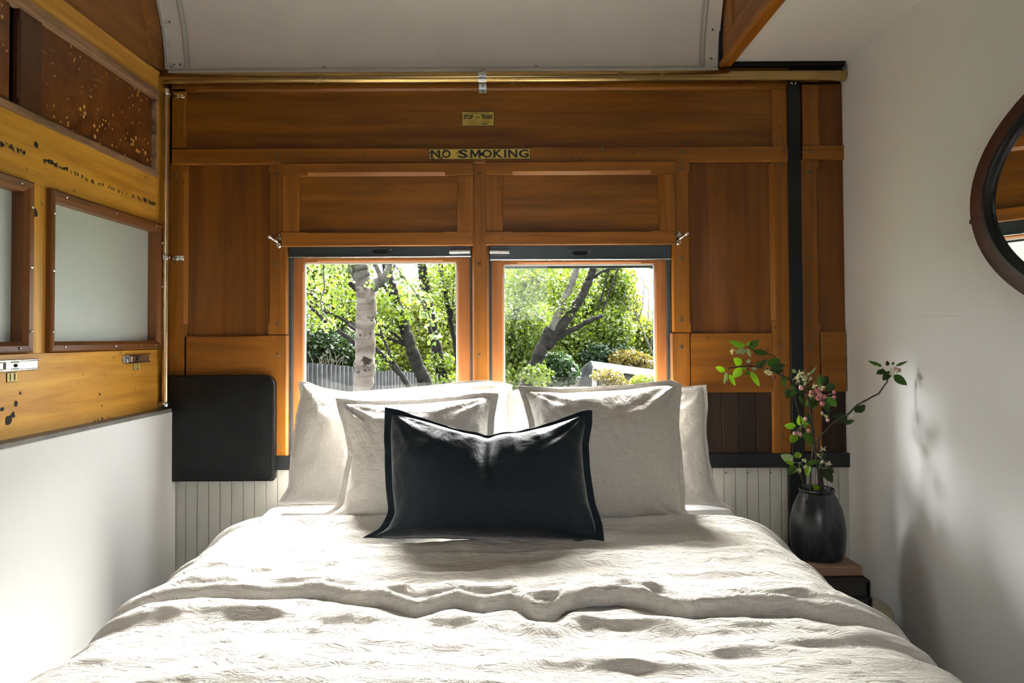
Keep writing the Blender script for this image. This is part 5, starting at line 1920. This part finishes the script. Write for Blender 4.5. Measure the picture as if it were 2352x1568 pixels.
# corrugated iron fence
FY0, FY1 = 7.2, 11.5
pA, pB = onY(690, 836, FY0), onY(1062, 868, FY1)
pA = pA + (pA - pB) * .55
sheet_g, t, b = newmat('corrugated_iron')
v = coords(t, (1, 1, .18), False)
g = noise_n(t, v, 2.2, 5, .7)
v2 = coords(t, (1, 1, 1), False)
g2 = noise_n(t, v2, 5, 4, .6)
col = ramp(t, g2, [(.35, (.010, .0105, .0115)), (.65, (.020, .0212, .023))])
col = mix(t, ramp(t, g, [(.55, 0.0), (.68, .8)]), col, (.020, .010, .005))
t.links.new(col, b.inputs['Base Color'])
b.inputs['Roughness'].default_value = .9
b.inputs['Specular IOR Level'].default_value = .05
Fn = (pB - pA); Fl = math.hypot(Fn.x, Fn.y)
fe = thing('corrugated_fence', (pA.x, pA.y, GZ), 'grey corrugated iron fence with rusty end seen low in the left window', 'fence')
perp = Vector((-Fn.y, Fn.x, 0)).normalized()
ns = 8
for s_ in range(ns):
    vv, ff = [], []
    m_ = 96
    for k in range(m_ + 1):
        q = (s_ + k / m_ * 1.01) / ns
        p = pA.lerp(pB, q)
        o_ = perp * (.018 * math.sin(q * Fl / .09 * 2 * math.pi) + .006 * (s_ % 2))
        top = p.z + .02 * (s_ % 2) + .012 * noise.noise(Vector((q * 20, s_, 0)))
        for th in (0, .003):
            vv.append((p.x + o_.x, p.y + o_.y + th, GZ)); vv.append((p.x + o_.x, p.y + o_.y + th, top))
    for k in range(m_):
        a = k * 4
        ff += [(a, a + 4, a + 5, a + 1), (a + 2, a + 6, a + 7, a + 3), (a + 1, a + 5, a + 7, a + 3)]
    obj('sheet', vv, ff, sheet_g, fe, smooth='all')

# dry grass stalks behind the fence
dg_ = MB()
for k in range(16):
    px = rb.uniform(722, 792)
    a = onY(px, 845, 8.6)
    b_ = a + Vector((rb.uniform(-.12, .18), 0, rb.uniform(.08, .22)))
    dg_.tube([Vector((a.x, a.y, GZ)), a, a.lerp(b_, .6) + Vector((0, 0, .03)), b_], [.004, .003, .003, .002], 5)
tag(dg_.build('dry_stalks', paint('straw', (.05, .04, .027), .8), None), 'dry straw-coloured stalks standing behind the corrugated fence', 'grass', None, 'stuff')

# low shed with a corrugated gable
DS = 12.0
shd = thing('shed', (onY(1430, 870, DS).x, DS, GZ), 'low grey shed with white-edged roof at the bottom of the right window', 'shed')
grey_b = paint('weathered_boards', (.03, .032, .036), .8, .3, 6, .3)
white_f = paint('white_fascia', (.15, .15, .15), .6, .1)
roofm = paint('grey_roof', (.05, .052, .054), .6, .2, 4, .2)
r0, r1 = onY(1358, 829, DS), onY(1520, 852, DS - .9)
e0, e1 = onY(1364, 846, DS - .5), onY(1520, 868, DS - 1.4)
MB().add([r0, r1, r1 + Vector((0, 2.2, -.25)), r0 + Vector((0, 2.2, -.25)), r0 - Vector((0, 0, .04)), r1 - Vector((0, 0, .04)), r1 + Vector((0, 2.2, -.29)), r0 + Vector((0, 2.2, -.29))],
         [(0, 1, 2, 3), (4, 5, 6, 7), (0, 1, 5, 4), (1, 2, 6, 5), (2, 3, 7, 6), (3, 0, 4, 7)]).build('roof', roofm, shd)
q = Vector((0, .03, 0))
MB().add([r0, r1, e1, e0, r0 + q * 3, r1 + q * 3, e1 + q, e0 + q], [(0, 1, 2, 3), (4, 5, 6, 7), (0, 1, 5, 4), (3, 2, 6, 7), (0, 3, 7, 4), (1, 2, 6, 5)]).build('front_fascia', white_f, shd)
w0, w1 = Vector((e0.x + .05, e0.y + .15, 0)), Vector((e1.x, e1.y + .15, 0))
nb = 14
wm = MB()
for k in range(nb):
    a, b_ = w0.lerp(w1, k / nb), w0.lerp(w1, (k + .96) / nb)
    zt = e0.z + (e1.z - e0.z) * k / nb - .01
    wm.add([(a.x, a.y, GZ), (b_.x, b_.y, GZ), (b_.x, b_.y, zt), (a.x, a.y, zt), (a.x, a.y + .03, GZ), (b_.x, b_.y + .03, GZ), (b_.x, b_.y + .03, zt), (a.x, a.y + .03, zt)],
           [(0, 1, 2, 3), (4, 5, 6, 7), (0, 1, 5, 4), (2, 3, 7, 6), (0, 3, 7, 4), (1, 2, 6, 5)])
wm.build('wall', grey_b, shd)
c0 = onY(1366, 880, DS - .4)
MB().box(c0.x - .03, c0.x + .03, c0.y - .03, c0.y + .03, GZ, e0.z).build('corner_post', white_f, shd)
# curved clear gable
gv, gf = [], []
for k in range(21):
    f_ = k / 20
    px = 1324 + (1360 - 1324) * f_
    py = 884 - (884 - 830) * (math.sin(f_ * math.pi / 2) ** .55)
    p = onY(px, py, DS - .3)
    o_ = .015 * math.sin(f_ * 60)
    gv += [(p.x, p.y + o_, GZ), (p.x, p.y + o_, p.z), (p.x, p.y + o_ + .004, GZ), (p.x, p.y + o_ + .004, p.z)]
for k in range(20):
    a = k * 4
    gf += [(a, a + 4, a + 5, a + 1), (a + 2, a + 6, a + 7, a + 3), (a + 1, a + 5, a + 7, a + 3)]
obj('corrugated_gable', gv, gf, paint('pale_sheet', (.055, .06, .062), .5, .3, 8), shd)
pf = thing('paling_fence', (onY(1300, 880, 11.6).x, 11.6, GZ), 'pinkish-brown paling fence left of the shed in the right window', 'fence')
pk = MB()
for k in range(9):
    a, b_ = onY(1274 + k * 6, 866, 11.6), onY(1274 + k * 6 + 5.4, 866, 11.6)
    zt = a.z - .004 * k
    pk.box(a.x, b_.x, 11.6, 11.63, GZ, zt)
pk.build('palings', paint('pinkish_paling', (.055, .038, .032), .8, .3, 9, .3), pf)
a, b_ = onY(1232, 886, 10.0), onY(1420, 896, 10.0)
lf_ = MB().add([(a.x, 10.0, GZ), (b_.x, 10.0, GZ), (b_.x, 10.0, b_.z), (a.x, 10.0, a.z), (a.x, 10.05, GZ), (b_.x, 10.05, GZ), (b_.x, 10.05, b_.z), (a.x, 10.05, a.z)],
               [(0, 1, 2, 3), (4, 5, 6, 7), (0, 1, 5, 4), (2, 3, 7, 6), (0, 3, 7, 4), (1, 2, 6, 5)]).build('low_fence', paint('maroon_fence', (.016, .008, .007), .8), None)
tag(lf_, 'low dark maroon fence below the shed in the right window', 'fence')
